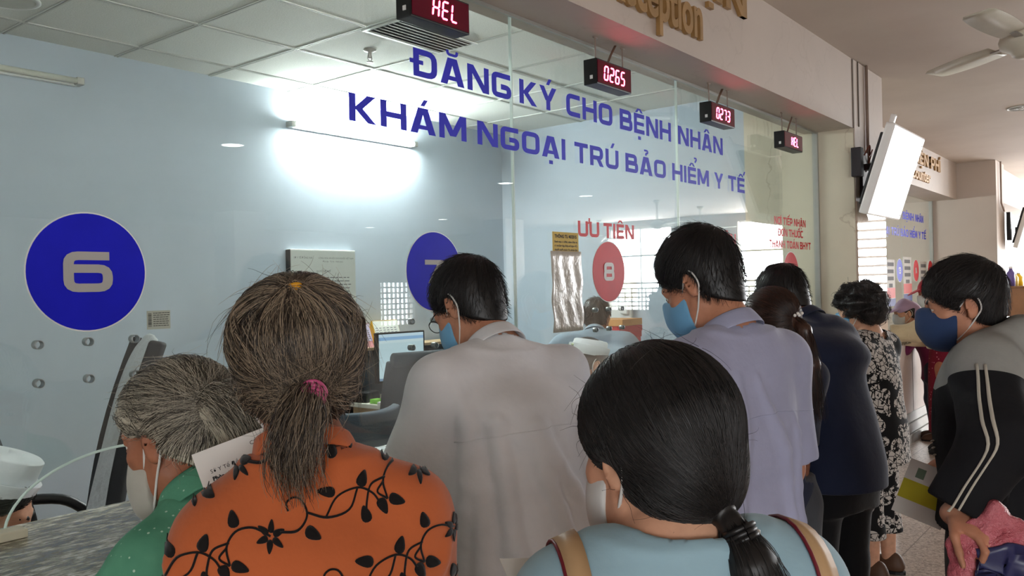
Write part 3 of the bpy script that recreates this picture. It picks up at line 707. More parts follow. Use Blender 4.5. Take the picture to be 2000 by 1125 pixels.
# ---------------------------------------------------------------- office furniture
M_chair = plain('dark_chair_fabric', rgb(30, 33, 38), 0.8, bump=0.2)
M_chairg = plain('grey_chair_mesh', rgb(52, 58, 66), 0.8, bump=0.2)
M_desk = plain('office_desk_laminate', rgb(176, 150, 116), 0.45, var=0.08, scale=4)
M_deskw = plain('white_laminate', rgb(214, 212, 200), 0.45, var=0.03)
M_part = plain('desk_partition_fabric', rgb(74, 80, 88), 0.85)
def office_chair(loc, rz, label, m, back_h=.62, back_w=.46, seat=.46, head=False, tilt=8, grp=None):
    t = thing('office_chair', label, 'chair', loc, rz, grp)
    for k in range(5):
        a = 2 * math.pi * k / 5 + .3; mb = MB(); mb.tube([(0, 0, .10), (.29 * math.cos(a), .29 * math.sin(a), .065)], [.028, .016], 8); mb.build('base_leg', M_black, t)
        mb = MB(); mb.lathe([(.001, 0), (.028, .002), (.028, .05), (.001, .054)], 12, M=Matrix.Translation((.29 * math.cos(a), .29 * math.sin(a), 0))); flip_fix(mb.build('castor', M_black, t))
    mb = MB(); mb.tube([(0, 0, .09), (0, 0, seat - .05)], .025, 12); mb.build('gas_column', M_black, t)
    MB().box((-.25, -.24, seat - .06), (.25, .25, seat + .03), bev=.035).build('seat', m, t)
    M = Matrix.Translation((0, -.23, seat + .05)) @ Matrix.Rotation(R(tilt), 4, 'X')
    n = 8; vs = []; fs = []
    for i in range(n + 1):
        for j in range(n + 1):
            u = i / n * 2 - 1; w = j / n; ww = back_w / 2 * (1 - .10 * w * w)
            for d in (0, 1): vs.append(M @ Vector((u * ww, .05 * u * u + .03 * math.sin(w * 3) - (.05 if d == 0 else 0), w * back_h)))
    q = lambda i, j, d: (i * (n + 1) + j) * 2 + d
    for i in range(n):
        for j in range(n):
            fs += [(q(i, j, 0), q(i, j + 1, 0), q(i + 1, j + 1, 0), q(i + 1, j, 0)), (q(i, j, 1), q(i + 1, j, 1), q(i + 1, j + 1, 1), q(i, j + 1, 1))]
    for i in range(n):
        for j in (0, n): fs.append((q(i, j, 0), q(i + 1, j, 0), q(i + 1, j, 1), q(i, j, 1)))
        for k in (0, n): fs.append((q(k, i, 0), q(k, i + 1, 0), q(k, i + 1, 1), q(k, i, 1)))
    mb = MB(); mb.add(vs, fs, 0, True); o = flip_fix(mb.build('backrest', m, t)); md = o.modifiers.new('b', 'BEVEL'); md.width = .012; md.segments = 2; md.limit_method = 'ANGLE'; md.angle_limit = R(60)
    if head:
        mb = MB(); mb.tube([M @ Vector((-back_w * .44, -.03, back_h + .015)), M @ Vector((back_w * .44, -.03, back_h + .015))], .045, 14, flat=.9); mb.build('head_roll', m, t)
    mb = MB(); mb.tube([(0, -.10, seat - .05), (0, -.29, seat - .03), (0, -.29, seat + .2)], .022, 8); mb.build('back_bar', M_black, t)
    for sx in (-1, 1):
        mb = MB(); mb.tube(spline([(sx * .24, .02, seat - .04), (sx * .30, .06, seat + .06), (sx * .30, .12, seat + .19), (sx * .285, .05, seat + .225), (sx * .27, -.12, seat + .215), (sx * .25, -.22, seat + .15)], 5), .021, 8); mb.build('armrest', M_black, t)
    return t
def place(px, py, Z): return atZ(px, py, Z)
p = atZ(200, 960, 2.5); office_chair((p[0], p[1], 0), R(-105), 'black office chair with curved armrest behind the counter at left', M_chair, .50, .50, .56)
office_chair((3.46, 3.62, 0), R(-14), 'dark office chair with rolled headrest in front of the monitor', M_chairg, .56, .48, .50, head=True, tilt=6)
office_chair((2.62, 3.22, 0), R(8), 'blue grey office chair next to the desk drawers', plain('blue_grey_fabric', rgb(62, 74, 86), 0.8, bump=.2), .40, .42, .50)
# high backed chair with a coat over it
p = atZ(222, 800, 3.2); ch = office_chair((p[0] - .26, p[1] + .10, 0), R(72), 'tall black chair carrying a white coat, near the left edge', M_chair, .82, .44, .48, tilt=14)
M_coat = cloth('white_coat_cotton', rgb(196, 202, 206), weave=500, wr=.6, dist=.02)
mb = MB(); n = 10; m_ = 16; vs = []; fs = []
for j in range(m_ + 1):
    for i in range(n + 1):
        u = i / n - .5; w = j / m_
        z = 1.33 - .72 * w; y = -.365 + .17 * w - .05 * math.exp(-w * 8) ; vs.append((u * (.30 + .10 * w), y - .01 - .014 * math.sin(u * 22 + w * 2) * (0.3 + w), z + .02 * math.cos(u * 3)))
for j in range(m_):
    for i in range(n): a = j * (n + 1) + i; fs.append((a, a + 1, a + n + 2, a + n + 1))
mb.add(vs, fs, 0, True); o = mb.build('white_coat', M_coat); md = o.modifiers.new('s', 'SOLIDIFY'); md.thickness = .012; md.offset = 1; md = o.modifiers.new('sub', 'SUBSURF'); md.levels = 1; md.render_levels = 1
o.location = ch.location; o.rotation_euler = ch.rotation_euler; tag(o, 'white coat hanging over the tall black chair back', 'coat')

# desk with partition, monitor, calendars
DX, DY = 4.35, 4.58
t = thing('office_desk', 'office desk with pale top, drawers and a grey rear partition', 'desk', (DX, DY, 0))
MB().box((-.50, -.62, .70), (1.1, .10, .73), bev=.004).build('desk_top', M_deskw, t)
MB().box((-.50, .10, .0), (1.1, .125, 1.075), bev=.003).build('partition', M_part, t)
MB().box((-.50, -.06, 1.075), (1.1, .18, 1.095), bev=.003).build('partition_shelf', M_desk, t)
MB().box((-.44, -.58, .03), (-.02, -.02, .695), bev=.004).build('pedestal', M_desk, t)
for k in range(3):
    d = MB().box((-.43, -.60, .05 + .215 * k), (-.03, -.581, .255 + .215 * k), bev=.003).build('drawer', M_desk, t); MB().box((-.30, -.612, .19 + .215 * k), (-.16, -.6005, .202 + .215 * k)).build('handle', M_steel, d)
MB().box((1.05, -.60, 0), (1.09, .09, .70)).build('side_panel', M_desk, t)
MB().box((-.36, -.80, .60), (.10, -.625, .635), bev=.004).build('keyboard_tray', M_deskw, t)
M_scr = NT('monitor_screen'); v = M_scr.coord('Generated'); bk = M_scr.n('ShaderNodeTexBrick'); bk.inputs['Scale'].default_value = 4; bk.inputs['Mortar Size'].default_value = .012; M_scr.l(v, bk.inputs['Vector'])
sx = M_scr.n('ShaderNodeSeparateXYZ'); M_scr.l(v, sx.inputs[0])
top = M_scr.ramp(sx.outputs[2], ((0.0, rgb(40, 60, 90)), (0.05, rgb(196, 214, 208)), (0.80, rgb(214, 226, 216)), (0.86, rgb(120, 160, 200)), (0.93, rgb(206, 224, 230))), 'CONSTANT')
c_ = M_scr.mix(M_scr.math('MULTIPLY', bk.outputs['Fac'], .5), top, rgb(120, 150, 176)); M_scr.set((.02, .02, .02), .3); M_scr.l(c_, M_scr.b.inputs['Emission Color']); M_scr.b.inputs['Emission Strength'].default_value = .85
def monitor(loc, rz, label, w=.47, h=.30, rows=True):
    t = thing('computer_monitor', label, 'monitor', loc, rz)
    MB().box((-w / 2, -.015, .13), (w / 2, .025, .13 + h), bev=.006).build('bezel', M_black, t)
    o = MB().box((-w / 2 + .014, -.0165, .148), (w / 2 - .014, -.0145, .118 + h)).build('screen', M_scr.m, t)
    mb = MB(); mb.box((-.03, .0, .012), (.03, .02, .16)); mb.build('stand_neck', M_black, t)
    mb = MB(); mb.lathe([(.001, 0), (.12, 0), (.12, .008), (.03, .014), (.001, .014)], 24); flip_fix(mb.build('stand_foot', M_black, t))
p = on(792, 735, 1, DY - .22)
monitor((4.13, DY - .28, .7305), R(-6), 'computer monitor with a pale screen on the desk behind window 7', .42, .35)
def tent_calendar(loc, rz, label, c_top, c_bot, w=.20, h=.19):
    t = thing('desk_calendar', label, 'calendar', loc, rz)
    a = .075
    mb = MB(); vs = [(-w / 2, -a, 0), (w / 2, -a, 0), (w / 2, -.003, h), (-w / 2, -.003, h), (-w / 2, a, 0), (w / 2, a, 0), (w / 2, .003, h), (-w / 2, .003, h)]
    mb.add(vs, [(0, 1, 2, 3), (5, 4, 7, 6), (0, 4, 5, 1), (3, 2, 6, 7), (0, 3, 7, 4), (1, 5, 6, 2)]); mb.build('stand', c_bot, t)
    L = math.hypot(h, a - .003); M = Matrix.Translation((0, -a - .001, 0)) @ Matrix.Rotation(math.atan2(h, a - .003) - R(0), 4, 'X')
    mb = MB(); mb.box((-w / 2 + .004, L * .26, .0), (w / 2 - .004, L * .98, .002), M=M); mb.build('page', c_top, t)
    mb = MB(); 
    for i in range(5):
        for j in range(6): mb.box((-w / 2 + .016 + j * w * .145, L * (.34 + .085 * i), .0022), (-w / 2 + .016 + j * w * .145 + w * .09, L * (.34 + .085 * i) + .006, .0026), M=M)
    mb.build('printed_grid', plain('grey_print', rgb(120, 122, 130), 0.8), t)
    mb = MB(); 
    for k in range(14): mb.tube([(-w / 2 + .012 + k * (w - .024) / 13, .008 * math.cos(q), h + .008 * math.sin(q)) for q in np.linspace(0, 2 * math.pi, 7)], .0012, 4, cap=False)
    mb.build('wire_binding', M_steel, t)
zc = 1.0955
tent_calendar((4.045, DY + .06, zc), R(-8), 'lilac and pink tent calendar on the desk partition shelf', plain('lilac_page', rgb(196, 184, 208), .7), plain('pink_card', rgb(214, 146, 150), .7), .17, .17)
tent_calendar((4.295, DY + .06, zc), R(-4), 'white and yellow tent calendar on the desk partition shelf', plain('cream_page', rgb(220, 222, 214), .7), plain('yellow_card', rgb(222, 178, 52), .7), .24, .185)
def tagbox(name, lo, hi, m, label, cat, loc, rz=0, bev=.003, grp=None):
    o = MB().box(lo, hi, bev=bev).build(name, m); o.location = tuple(float(q) for q in loc); o.rotation_euler = (0, 0, rz); return tag(o, label, cat, grp)
tagbox('paper_stack', (-.11, -.15, 0), (.11, .15, .03), M_paper, 'stack of white paper on the desk left of the monitor', 'paper', (DX - .40, DY - .50, .7305), R(20))
tagbox('desk_telephone', (-.09, -.10, 0), (.09, .10, .07), M_black, 'black desk telephone beside the monitor', 'telephone', (DX - .41, DY - .08, .7305), R(15), .02)
tagbox('green_sticky_pad', (-.035, -.035, 0), (.035, .035, .03), plain('lime_plastic', rgb(126, 196, 70), .5), 'small lime green pad standing beside the monitor', 'notepad', (DX - .44, DY - .27, .7305), 0)
tagbox('blue_binder', (-.04, -.14, 0), (.04, .02, .30), plain('blue_binder_card', rgb(40, 60, 110), .5), 'dark blue binder standing right of the monitor', 'binder', (DX + .20, DY - .10, .7305), R(8))
tagbox('blue_binder', (-.04, -.14, 0), (.04, .02, .29), plain('blue_binder_card2', rgb(52, 70, 122), .5), 'paler blue binder standing farther right of the monitor', 'binder', (DX + .31, DY - .10, .7305), R(8))
tagbox('yellow_notice', (-.06, -.002, 0), (.06, .002, .09), plain('amber_card', rgb(206, 168, 60), .6), 'small amber notice on the partition beside the grey haired woman', 'notice', (4.35 - .43, DY + .097, .98), 0, 0)
# loose papers on the counter
tagbox('paper_sheet', (-.105, -.07, 0), (.105, .07, .0012), M_paper, 'white sheet lying on the granite counter beside the orange blouse', 'paper', (float(on(735, 858, 1, 1.95)[0]), 1.74, 1.0306), R(15), 0)
tagbox('card_holder', (-.035, -.02, 0), (.035, .02, .018), plain('cream_plastic', rgb(214, 210, 186), .5), 'small cream plastic block on the granite under the arch at left', 'block', (float(on(10, 1062, 1, 1.80)[0]), 1.80, 1.0304), 0)
# framed document board on the back wall
t = thing('document_board', 'framed document board hanging on the office back wall', 'notice board', (3.53, WY, 1.34))
MB().box((0.006, -.045, 0), (.58, -.001, .46), bev=.003).build('frame', M_white, t)
MB().box((0, -.046, 0), (.006, -.001, .455)).build('shaded_edge', M_dark, t)  # dark colour stands in for shade on the frame's left edge
MB().box((.008, -.048, .004), (.578, -.0455, .45)).build('sheet', plain('faded_paper', rgb(198, 204, 200), .8, var=.02), t)
mb = MB()
for tx, x, z, s_ in (('SỞ Y TẾ ĐỒNG NAI', .03, .395, .018), ('CỘNG HÒA XÃ HỘI CHỦ NGHĨA VIỆT NAM', .24, .395, .016), ('Độc lập - Tự do - Hạnh phúc', .28, .372, .015), ('QUYẾT ĐỊNH', .22, .30, .02)):
    put_font(mb, tx, (x, -.0485, z), UX, UZ, s_)
rnd = random.Random(4)
for k in range(9):
    x = .05
    while x < .52:
        w = rnd.uniform(.015, .05); mb.box((x, -.0487, .26 - .025 * k), (x + w, -.0482, .266 - .025 * k)); x += w + .008
mb.build('printing', plain('faded_ink', rgb(96, 100, 104), .8), t)
# notice and plastic pocket taped to the glass
t = thing('yellow_notice', 'yellow notice headed THÔNG TƯ 40/2015 taped on the glass', 'notice', (2.535, GY - .001, 1.625))
MB().box((0, -.0008, 0), (.172, 0, .082)).build('sheet', plain('mustard_paper', rgb(212, 180, 84), .7), t)
mb = MB(); put_font(mb, 'THÔNG TƯ 40/2015', (.014, -.001, .060), UX, UZ, .017, offset=.0007, width=.145)
for k, tx in enumerate(('Danh mục các bệnh, nhóm bệnh và', 'các trường hợp được sử dụng giấy', 'chuyển tuyến trong năm dương lịch')): put_font(mb, tx, (.012, -.001, .042 - .015 * k), UX, UZ, .0098, offset=.0004, width=.15)
mb.build('printing', M_ink, t)
s = NT('crinkled_plastic'); v = s.coord('Object', (1, 1, .6)); s.set(rgb(206, 200, 188), .28, spec=.5); s.b.inputs['Coat Weight'].default_value = .25
s.bump(s.noise(v, 26, 5, .65), .7, .012); M_plas = s.m
mb = MB(); n = 14; vs = []; fs = []; rnd = random.Random(8)
for j in range(n + 1):
    for i in range(n + 1): vs.append((i / n * .20 + .004 * math.sin(j * .8), -.0025 - .004 * math.sin(i * 1.3 + j * .7) * math.sin(j * .5), j / n * .305))
for j in range(n):
    for i in range(n): a = j * (n + 1) + i; fs.append((a, a + 1, a + n + 2, a + n + 1))
mb.add(vs, fs, 0, True); o = mb.build('plastic_pocket', M_plas); md = o.modifiers.new('s', 'SOLIDIFY'); md.thickness = .0012; o.location = (2.523, GY - .002, 1.33); tag(o, 'crinkled clear plastic pocket with paper taped below the yellow notice', 'pocket')
# inspection sticker
t = thing('barcode_sticker', 'small printed sticker with barcode right of the blue 6', 'sticker', (.965, GY - .0006, 1.424))
MB().box((0, -.0006, 0), (.056, 0, .042)).build('label_paper', plain('aged_label', rgb(176, 182, 168), .7), t)
mb = MB(); rnd = random.Random(2); z = .006
while z < .036:
    h_ = rnd.choice((.0005, .0009, .0014)); mb.box((.003, -.0009, z), (.011, -.0006, z + h_)); z += h_ + rnd.choice((.0006, .001))
for k in range(7):
    x = .015; 
    while x < .05: w = rnd.uniform(.003, .008); mb.box((x, -.0009, .036 - .0048 * k), (min(x + w, .054), -.0006, .0374 - .0048 * k)); x += w + .0012
mb.build('printing', M_ink, t)
# wall switch and a shelf with red folders by the office side wall
p = on(1228, 567, 0, 5.9); t = thing('wall_switch', 'beige wall switch right of the round red 8', 'switch', (5.899, float(p[1]), float(p[2])))
MB().box((-.012, -.07, -.075), (0, .07, .075), bev=.004).build('plate', plain('beige_plastic', rgb(170, 164, 150), .5), t); MB().box((-.017, -.03, -.03), (-.012, .03, .03), bev=.002).build('rocker', M_white, t)
p = atZ(1222, 640, 6.2)
t = thing('filing_shelf', 'low white office shelf behind the leaning clerk', 'shelf', (float(p[0]), float(p[1]), 0))
MB().box((-.34, 0, 0), (.34, .30, 1.06), bev=.004).build('carcass', M_deskw, t); MB().box((-.33, -.004, .03), (-.01, -.001, 1.02)).build('door', M_deskw, t); MB().box((.01, -.004, .03), (.33, -.001, 1.02)).build('door', M_deskw, t)
sx_, sy_ = float(p[0]), float(p[1])
for k in range(3): tagbox('red_folder', (-.15, -.12, 0), (.15, .12, .045), plain('red_card', rgb(186, 40, 52), .5), ['red folder lowest in the pile on the low office shelf', 'red folder in the middle of the pile on the low office shelf', 'red folder topmost in the pile on the low office shelf'][k], 'folder', (sx_ + .14, sy_ + .15, 1.0605 + .046 * k), R(6 - 5 * k), grp='red folders on the low office shelf')
tagbox('document_tray', (-.16, -.13, 0), (.16, .13, .05), plain('orange_card', rgb(196, 140, 80), .6), 'tan document tray on top of the red folders', 'tray', (sx_ + .13, sy_ + .15, 1.199), R(3))
p = on(1205, 608, 0, 5.9); t = thing('wall_phone', 'white box phone mounted on the office side wall', 'phone', (5.899, float(p[1]), float(p[2])))
MB().box((-.05, -.16, -.08), (0, .16, .08), bev=.015).build('housing', M_white, t); MB().box((-.075, -.14, -.02), (-.05, -.07, .06), bev=.01).build('handset', M_white, t)

# ---------------------------------------------------------------- far bay: posters, number signs, small things
badge('window_number_sign', '13', gx(1757, 540) * 0 + float(on(1757, 530, 1, 2.39)[0]), 1.60, .125, M_navy_v, M_gray_v, 'small blue oval looking sign on the far bay glass', y=2.389)
badge('window_number_sign', '14', float(on(1789, 530, 1, 2.39)[0]), 1.60, .125, M_red, M_gray_v, 'small red sign on the far bay glass, left of its red neighbour', y=2.389)
badge('window_number_sign', '15', float(on(1817, 530, 1, 2.39)[0]), 1.60, .125, M_red, M_gray_v, 'small red sign on the far bay glass, next to the jamb', y=2.389)
M_redp = plain('poster_red', rgb(214, 84, 76), .6); M_navyp = plain('poster_navy', rgb(52, 58, 130), .6); M_post = plain('poster_paper', rgb(206, 202, 196), .7)
for k, (px, top, w) in enumerate(((1739, 507, .34), (1772, 502, .36), (1803, 511, .34))):
    p = on(px, top, 1, 2.387); h = .46
    t = thing('poster', ['poster with red foot on the far bay glass, leftmost of three', 'tall poster with red foot between two round signs in the far bay', 'poster with grey print on the far bay glass, rightmost of three'][k], 'poster', (float(p[0]) - w / 2, 2.388, float(p[2]) - h))
    MB().box((0, -.0008, 0), (w, 0, h)).build('sheet', M_post, t)
    MB().box((0, -.0016, .05), (w, -.0008, .16)).build('red_panel', M_redp, t); MB().box((-.005, -.0016, -.035), (w + .005, -.0008, .045)).build('blue_panel', M_navyp, t)
    mb = MB()
    for j, (a, b) in enumerate(((.05, .3), (.05, w - .05), (.05, w - .05), (.10, w - .10))): mb.box((a, -.0014, h - .07 - .075 * j), (b, -.0008, h - .03 - .075 * j))
    mb.build('printing', plain('grey_ink', rgb(112, 110, 112), .8), t)
mb_words = [('BỆNH', float(on(1763, 420, 1, 2.39)[0]), float(on(1784, 420, 1, 2.39)[0])), ('NHÂN', float(on(1785, 420, 1, 2.39)[0]) + .06, float(on(1803, 430, 1, 2.39)[0]))]
vinyl('vinyl_lettering', mb_words, float(on(1790, 433, 1, 2.39)[2]), .085, M_navy_v, 'upper line of dark letters on the far bay glass', y=2.389)
w0 = lambda px: float(on(px, 460, 1, 2.39)[0])
vinyl('vinyl_lettering', [('NGOẠI', w0(1716), w0(1737)), ('TRÚ', w0(1741), w0(1756)), ('BẢO', w0(1759), w0(1774)), ('HIỂM', w0(1777), w0(1791)), ('Y', w0(1794), w0(1798)), ('TẾ', w0(1800), w0(1808))], float(on(1780, 464, 1, 2.39)[2]), .085, M_navy_v, 'lower line of dark letters on the far bay glass', y=2.389)
tube_lamp(9.4, 10.6, 2.35, True, 'lit fluorescent tube in the office of the far bay')
# brown side desk with bottles at the far end on the right
p = atZ(1985, 605, 11.3); sx_, sy_ = float(p[0]), float(p[1])
t = thing('side_cabinet', 'brown wooden side cabinet on splayed legs at the right edge', 'cabinet', (sx_, sy_, 0), R(-12))
MB().box((-.22, -.22, .98), (.36, .22, 1.36), bev=.006).build('body', M_wood, t); MB().box((-.24, -.24, 1.36), (.38, .24, 1.38), bev=.004).build('top', M_wood, t)
for a, b in ((-.18, -.18), (.32, -.18), (-.18, .18), (.32, .18)):
    mb = MB(); mb.tube([(a, b, .99), (a * 1.15, b * 1.15, 0)], [.022, .016], 8); mb.build('leg', M_wood, t)
mb = MB(); mb.tube([(-.19, -.19, .90), (.34, -.19, .55)], .014, 6); mb.build('brace', M_wood, t)
def bottle(x, y, z, r, h, m, mc, label):
    t = thing('bottle', label, 'bottle', (x, y, z))
    mb = MB(); mb.lathe([(.001, 0), (r, 0), (r, h * .68), (r * .55, h * .8), (r * .4, h * .9), (.001, h * .9)], 16); flip_fix(mb.build('body', m, t))
    mb = MB(); mb.lathe([(.001, h * .9), (r * .5, h * .9), (r * .5, h), (.001, h)], 12); flip_fix(mb.build('cap', mc, t))
cs, sn = math.cos(R(-12)), math.sin(R(-12))
for k, (dx, r, h, c, lab) in enumerate(((-.16, .05, .26, (96, 84, 150), 'purple bottle on the brown side cabinet'), (-.02, .04, .17, (236, 214, 120), 'pale yellow bottle on the brown side cabinet'), (.10, .055, .18, (240, 196, 40), 'fat yellow bottle on the brown side cabinet'))):
    bottle(sx_ + dx * cs, sy_ + dx * sn, 1.381, r, h, plain('bottle_%d' % k, rgb(*c), .3), M_white, lab)
# ---------------------------------------------------------------- implicit surfaces: one smooth mesh per body, garment or hairdo
def V3(p): return np.asarray(p, float)
def rotm(pitch=0, yaw=0, roll=0):
    """yaw about z (ccw), pitch about x (nodding forward is positive), roll about y"""
    return np.array(Matrix.Rotation(R(yaw), 3, 'Z') @ Matrix.Rotation(R(-pitch), 3, 'X') @ Matrix.Rotation(R(roll), 3, 'Y'))
class Sdf:
    def __init__(s): s.ops = []
    def _add(s, fn, lo, hi, op, k): s.ops.append((fn, V3(lo), V3(hi), op, k)); return s
    def ell(s, c, r, rot=None, op='u', k=.02):
        c = V3(c); r = V3(r); Rm = None if rot is None else V3(rot).T
        def fn(X, Y, Z):
            x, y, z = X - c[0], Y - c[1], Z - c[2]
            if Rm is not None: x, y, z = (Rm[0, 0] * x + Rm[0, 1] * y + Rm[0, 2] * z, Rm[1, 0] * x + Rm[1, 1] * y + Rm[1, 2] * z, Rm[2, 0] * x + Rm[2, 1] * y + Rm[2, 2] * z)
            x = x / r[0]; y = y / r[1]; z = z / r[2]
            k0 = np.sqrt(x * x + y * y + z * z) + 1e-9
            k1 = np.sqrt((x / r[0]) ** 2 + (y / r[1]) ** 2 + (z / r[2]) ** 2) + 1e-9
            return k0 * (k0 - 1) / k1
        m = max(r) if rot is not None else r
        return s._add(fn, c - m, c + m, op, k)
    def cone(s, a, b, r1, r2=None, op='u', k=.02, flat=None):
        """tapered capsule"""
        a = V3(a); b = V3(b); r2 = r1 if r2 is None else r2; d = b - a; L2 = max(d @ d, 1e-12)
        def fn(X, Y, Z):
            t = np.clip(((X - a[0]) * d[0] + (Y - a[1]) * d[1] + (Z - a[2]) * d[2]) / L2, 0, 1)
            return np.sqrt((X - a[0] - t * d[0]) ** 2 + (Y - a[1] - t * d[1]) ** 2 + (Z - a[2] - t * d[2]) ** 2) - (r1 + (r2 - r1) * t)
        m = max(r1, r2)
        return s._add(fn, np.minimum(a, b) - m, np.maximum(a, b) + m, op, k)
    def chain(s, pts, rs, op='u', k=.02):
        rs = rs if hasattr(rs, '__len__') else [rs] * len(pts)
        for i in range(len(pts) - 1): s.cone(pts[i], pts[i + 1], rs[i], rs[i + 1], op, k)
        return s
    def stack(s, st, op='u', k=.03, n=2.4):
        """stations (z, cx, cy, rx, ry): smooth elliptical trunk"""
        st = sorted(st); z = np.array([q[0] for q in st]); arr = np.array(st)[:, 1:]
        zz = np.linspace(z[0], z[-1], 60); cols = []
        for c in range(4):
            y = arr[:, c]; m = np.gradient(y, z) if len(z) > 2 else np.full(len(z), (y[-1] - y[0]) / (z[-1] - z[0]))
            i = np.clip(np.searchsorted(z, zz) - 1, 0, len(z) - 2); h = z[i + 1] - z[i]; t = (zz - z[i]) / h
            cols.append((2 * t ** 3 - 3 * t ** 2 + 1) * y[i] + (t ** 3 - 2 * t ** 2 + t) * h * m[i] + (-2 * t ** 3 + 3 * t ** 2) * y[i + 1] + (t ** 3 - t ** 2) * h * m[i + 1])
        def fn(X, Y, Z):
            Zf = np.asarray(Z); cx, cy, rx, ry = (np.interp(Zf, zz, c) for c in cols)
            q = (np.abs((X - cx) / rx) ** n + np.abs((Y - cy) / ry) ** n) ** (1.0 / n)
            d = (q - 1) * np.minimum(rx, ry) * .92
            return np.maximum(d, np.maximum(z[0] - Zf, Zf - z[-1]))
        w = max(max(abs(q[1]) + q[3] for q in st), 0); lo = (min(q[1] - q[3] for q in st) - .05, min(q[2] - q[4] for q in st) - .05, z[0]); hi = (max(q[1] + q[3] for q in st) + .05, max(q[2] + q[4] for q in st) + .05, z[-1])
        return s._add(fn, lo, hi, op, k)
    def clip(s, n, p, k=0.0):
        """keep the side that n does not point to"""
        n = V3(n) / np.linalg.norm(n); d = float(n @ V3(p))
        return s._add(lambda X, Y, Z: n[0] * X + n[1] * Y + n[2] * Z - d, (-9, -9, -9), (9, 9, 9), 'i', k)
    def wobble(s, amp, freq, seed=0, stretch=(1, 1, 1)):
        rs = np.random.RandomState(seed); ds = []
        for i in range(7):
            v = rs.normal(size=3); v /= np.linalg.norm(v); ds.append((v * freq * rs.uniform(.6, 1.5) * V3(stretch), rs.uniform(0, 6.28)))
        def fn(X, Y, Z):
            o = 0.0
            for v, ph in ds: o = o + np.sin(v[0] * X + v[1] * Y + v[2] * Z + ph)
            return o * (amp / 2.6)
        return s._add(fn, (-9, -9, -9), (9, 9, 9), 'd', 0)
    def val(s, P):
        X, Y, Z = P[..., 0], P[..., 1], P[..., 2]; v = np.full(P.shape[:-1], 5.0)
        for fn, lo, hi, op, k in s.ops: v = s._op(v, fn(X, Y, Z), op, k)
        return v
    @staticmethod
    def _op(v, d, op, k):
        if op == 'd': return v + d
        if op == 'u':
            if k <= 0: return np.minimum(v, d)
            h = np.maximum(k - np.abs(v - d), 0) / k; return np.minimum(v, d) - h * h * k * .25
        e = -d if op == 's' else d
        if k <= 0: return np.maximum(v, e)
        h = np.maximum(k - np.abs(v - e), 0) / k; return np.maximum(v, e) + h * h * k * .25
    def grad(s, P, e=.0015):
        g = np.stack([s.val(P + V3(d) * e) - s.val(P - V3(d) * e) for d in ((1, 0, 0), (0, 1, 0), (0, 0, 1))], -1)
        return g / (np.linalg.norm(g, axis=-1, keepdims=True) + 1e-9)
    def project(s, P, off=0.0, it=4):
        for _ in range(it): P = P - s.grad(P) * (s.val(P) - off)[..., None] * .9
        return P
    def mesh(s, h=.006, pad=.02):
        un = [o for o in s.ops if o[3] == 'u']
        lo = np.min([o[1] for o in un], 0) - pad; hi = np.max([o[2] for o in un], 0) + pad
        n = np.ceil((hi - lo) / h).astype(int) + 1
        ax = [lo[i] + h * np.arange(n[i]) for i in range(3)]
        v = np.full(n, 5.0, np.float32)
        for fn, a, b, op, k in s.ops:
            if op in ('u', 's'):
                m = k + 2 * h; i0 = np.clip(((a - m - lo) / h).astype(int), 0, n - 1); i1 = np.clip(np.ceil((b + m - lo) / h).astype(int) + 1, 1, n)
                if (i1 <= i0).any(): continue
            else: i0 = np.zeros(3, int); i1 = n
            sl = tuple(slice(i0[q], i1[q]) for q in range(3))
            d = fn(ax[0][sl[0]][:, None, None], ax[1][sl[1]][None, :, None], ax[2][sl[2]][None, None, :])
            v[sl] = s._op(v[sl], d, op, k)
        return nets(v, lo, h)
def nets(v, lo, h):
    sg = v < 0
    c = sum(sg[a:sg.shape[0] - 1 + a, b:sg.shape[1] - 1 + b, d:sg.shape[2] - 1 + d].astype(np.int8) for a in (0, 1) for b in (0, 1) for d in (0, 1))
    act = (c > 0) & (c < 8); I = np.argwhere(act); idx = np.full(act.shape, -1, np.int64); idx[act] = np.arange(len(I))
    off = np.array([(a, b, d) for a in (0, 1) for b in (0, 1) for d in (0, 1)])
    cv = np.stack([v[I[:, 0] + o[0], I[:, 1] + o[1], I[:, 2] + o[2]] for o in off], 1)
    acc = np.zeros((len(I), 3)); cnt = np.zeros(len(I))
    for a in range(8):
        for b in range(a + 1, 8):
            if np.abs(off[a] - off[b]).sum() != 1: continue
            va, vb = cv[:, a], cv[:, b]; m = (va < 0) != (vb < 0); t = np.where(m, va / np.where(m, va - vb, 1), 0)
            acc += np.where(m[:, None], off[a] + t[:, None] * (off[b] - off[a]), 0); cnt += m
    P = lo + h * (I + acc / np.maximum(cnt, 1)[:, None]); faces = []
    for ax in range(3):
        u, w = (ax + 1) % 3, (ax + 2) % 3
        s0 = [slice(None)] * 3; s1 = [slice(None)] * 3; s0[ax] = slice(0, -1); s1[ax] = slice(1, None)
        A = sg[tuple(s0)]; E = np.argwhere(A != sg[tuple(s1)])
        E = E[(E[:, u] > 0) & (E[:, w] > 0) & (E[:, u] < v.shape[u] - 1) & (E[:, w] < v.shape[w] - 1)]
        def cell(du, dw):
            q = E.copy(); q[:, u] -= du; q[:, w] -= dw; return idx[q[:, 0], q[:, 1], q[:, 2]]
        F = np.stack([cell(1, 1), cell(0, 1), cell(0, 0), cell(1, 0)], 1)
        fl = ~A[E[:, 0], E[:, 1], E[:, 2]]; F[fl] = F[fl][:, ::-1]; faces.append(F)
    F = np.vstack(faces); F = F[(F >= 0).all(1)]
    return P, F
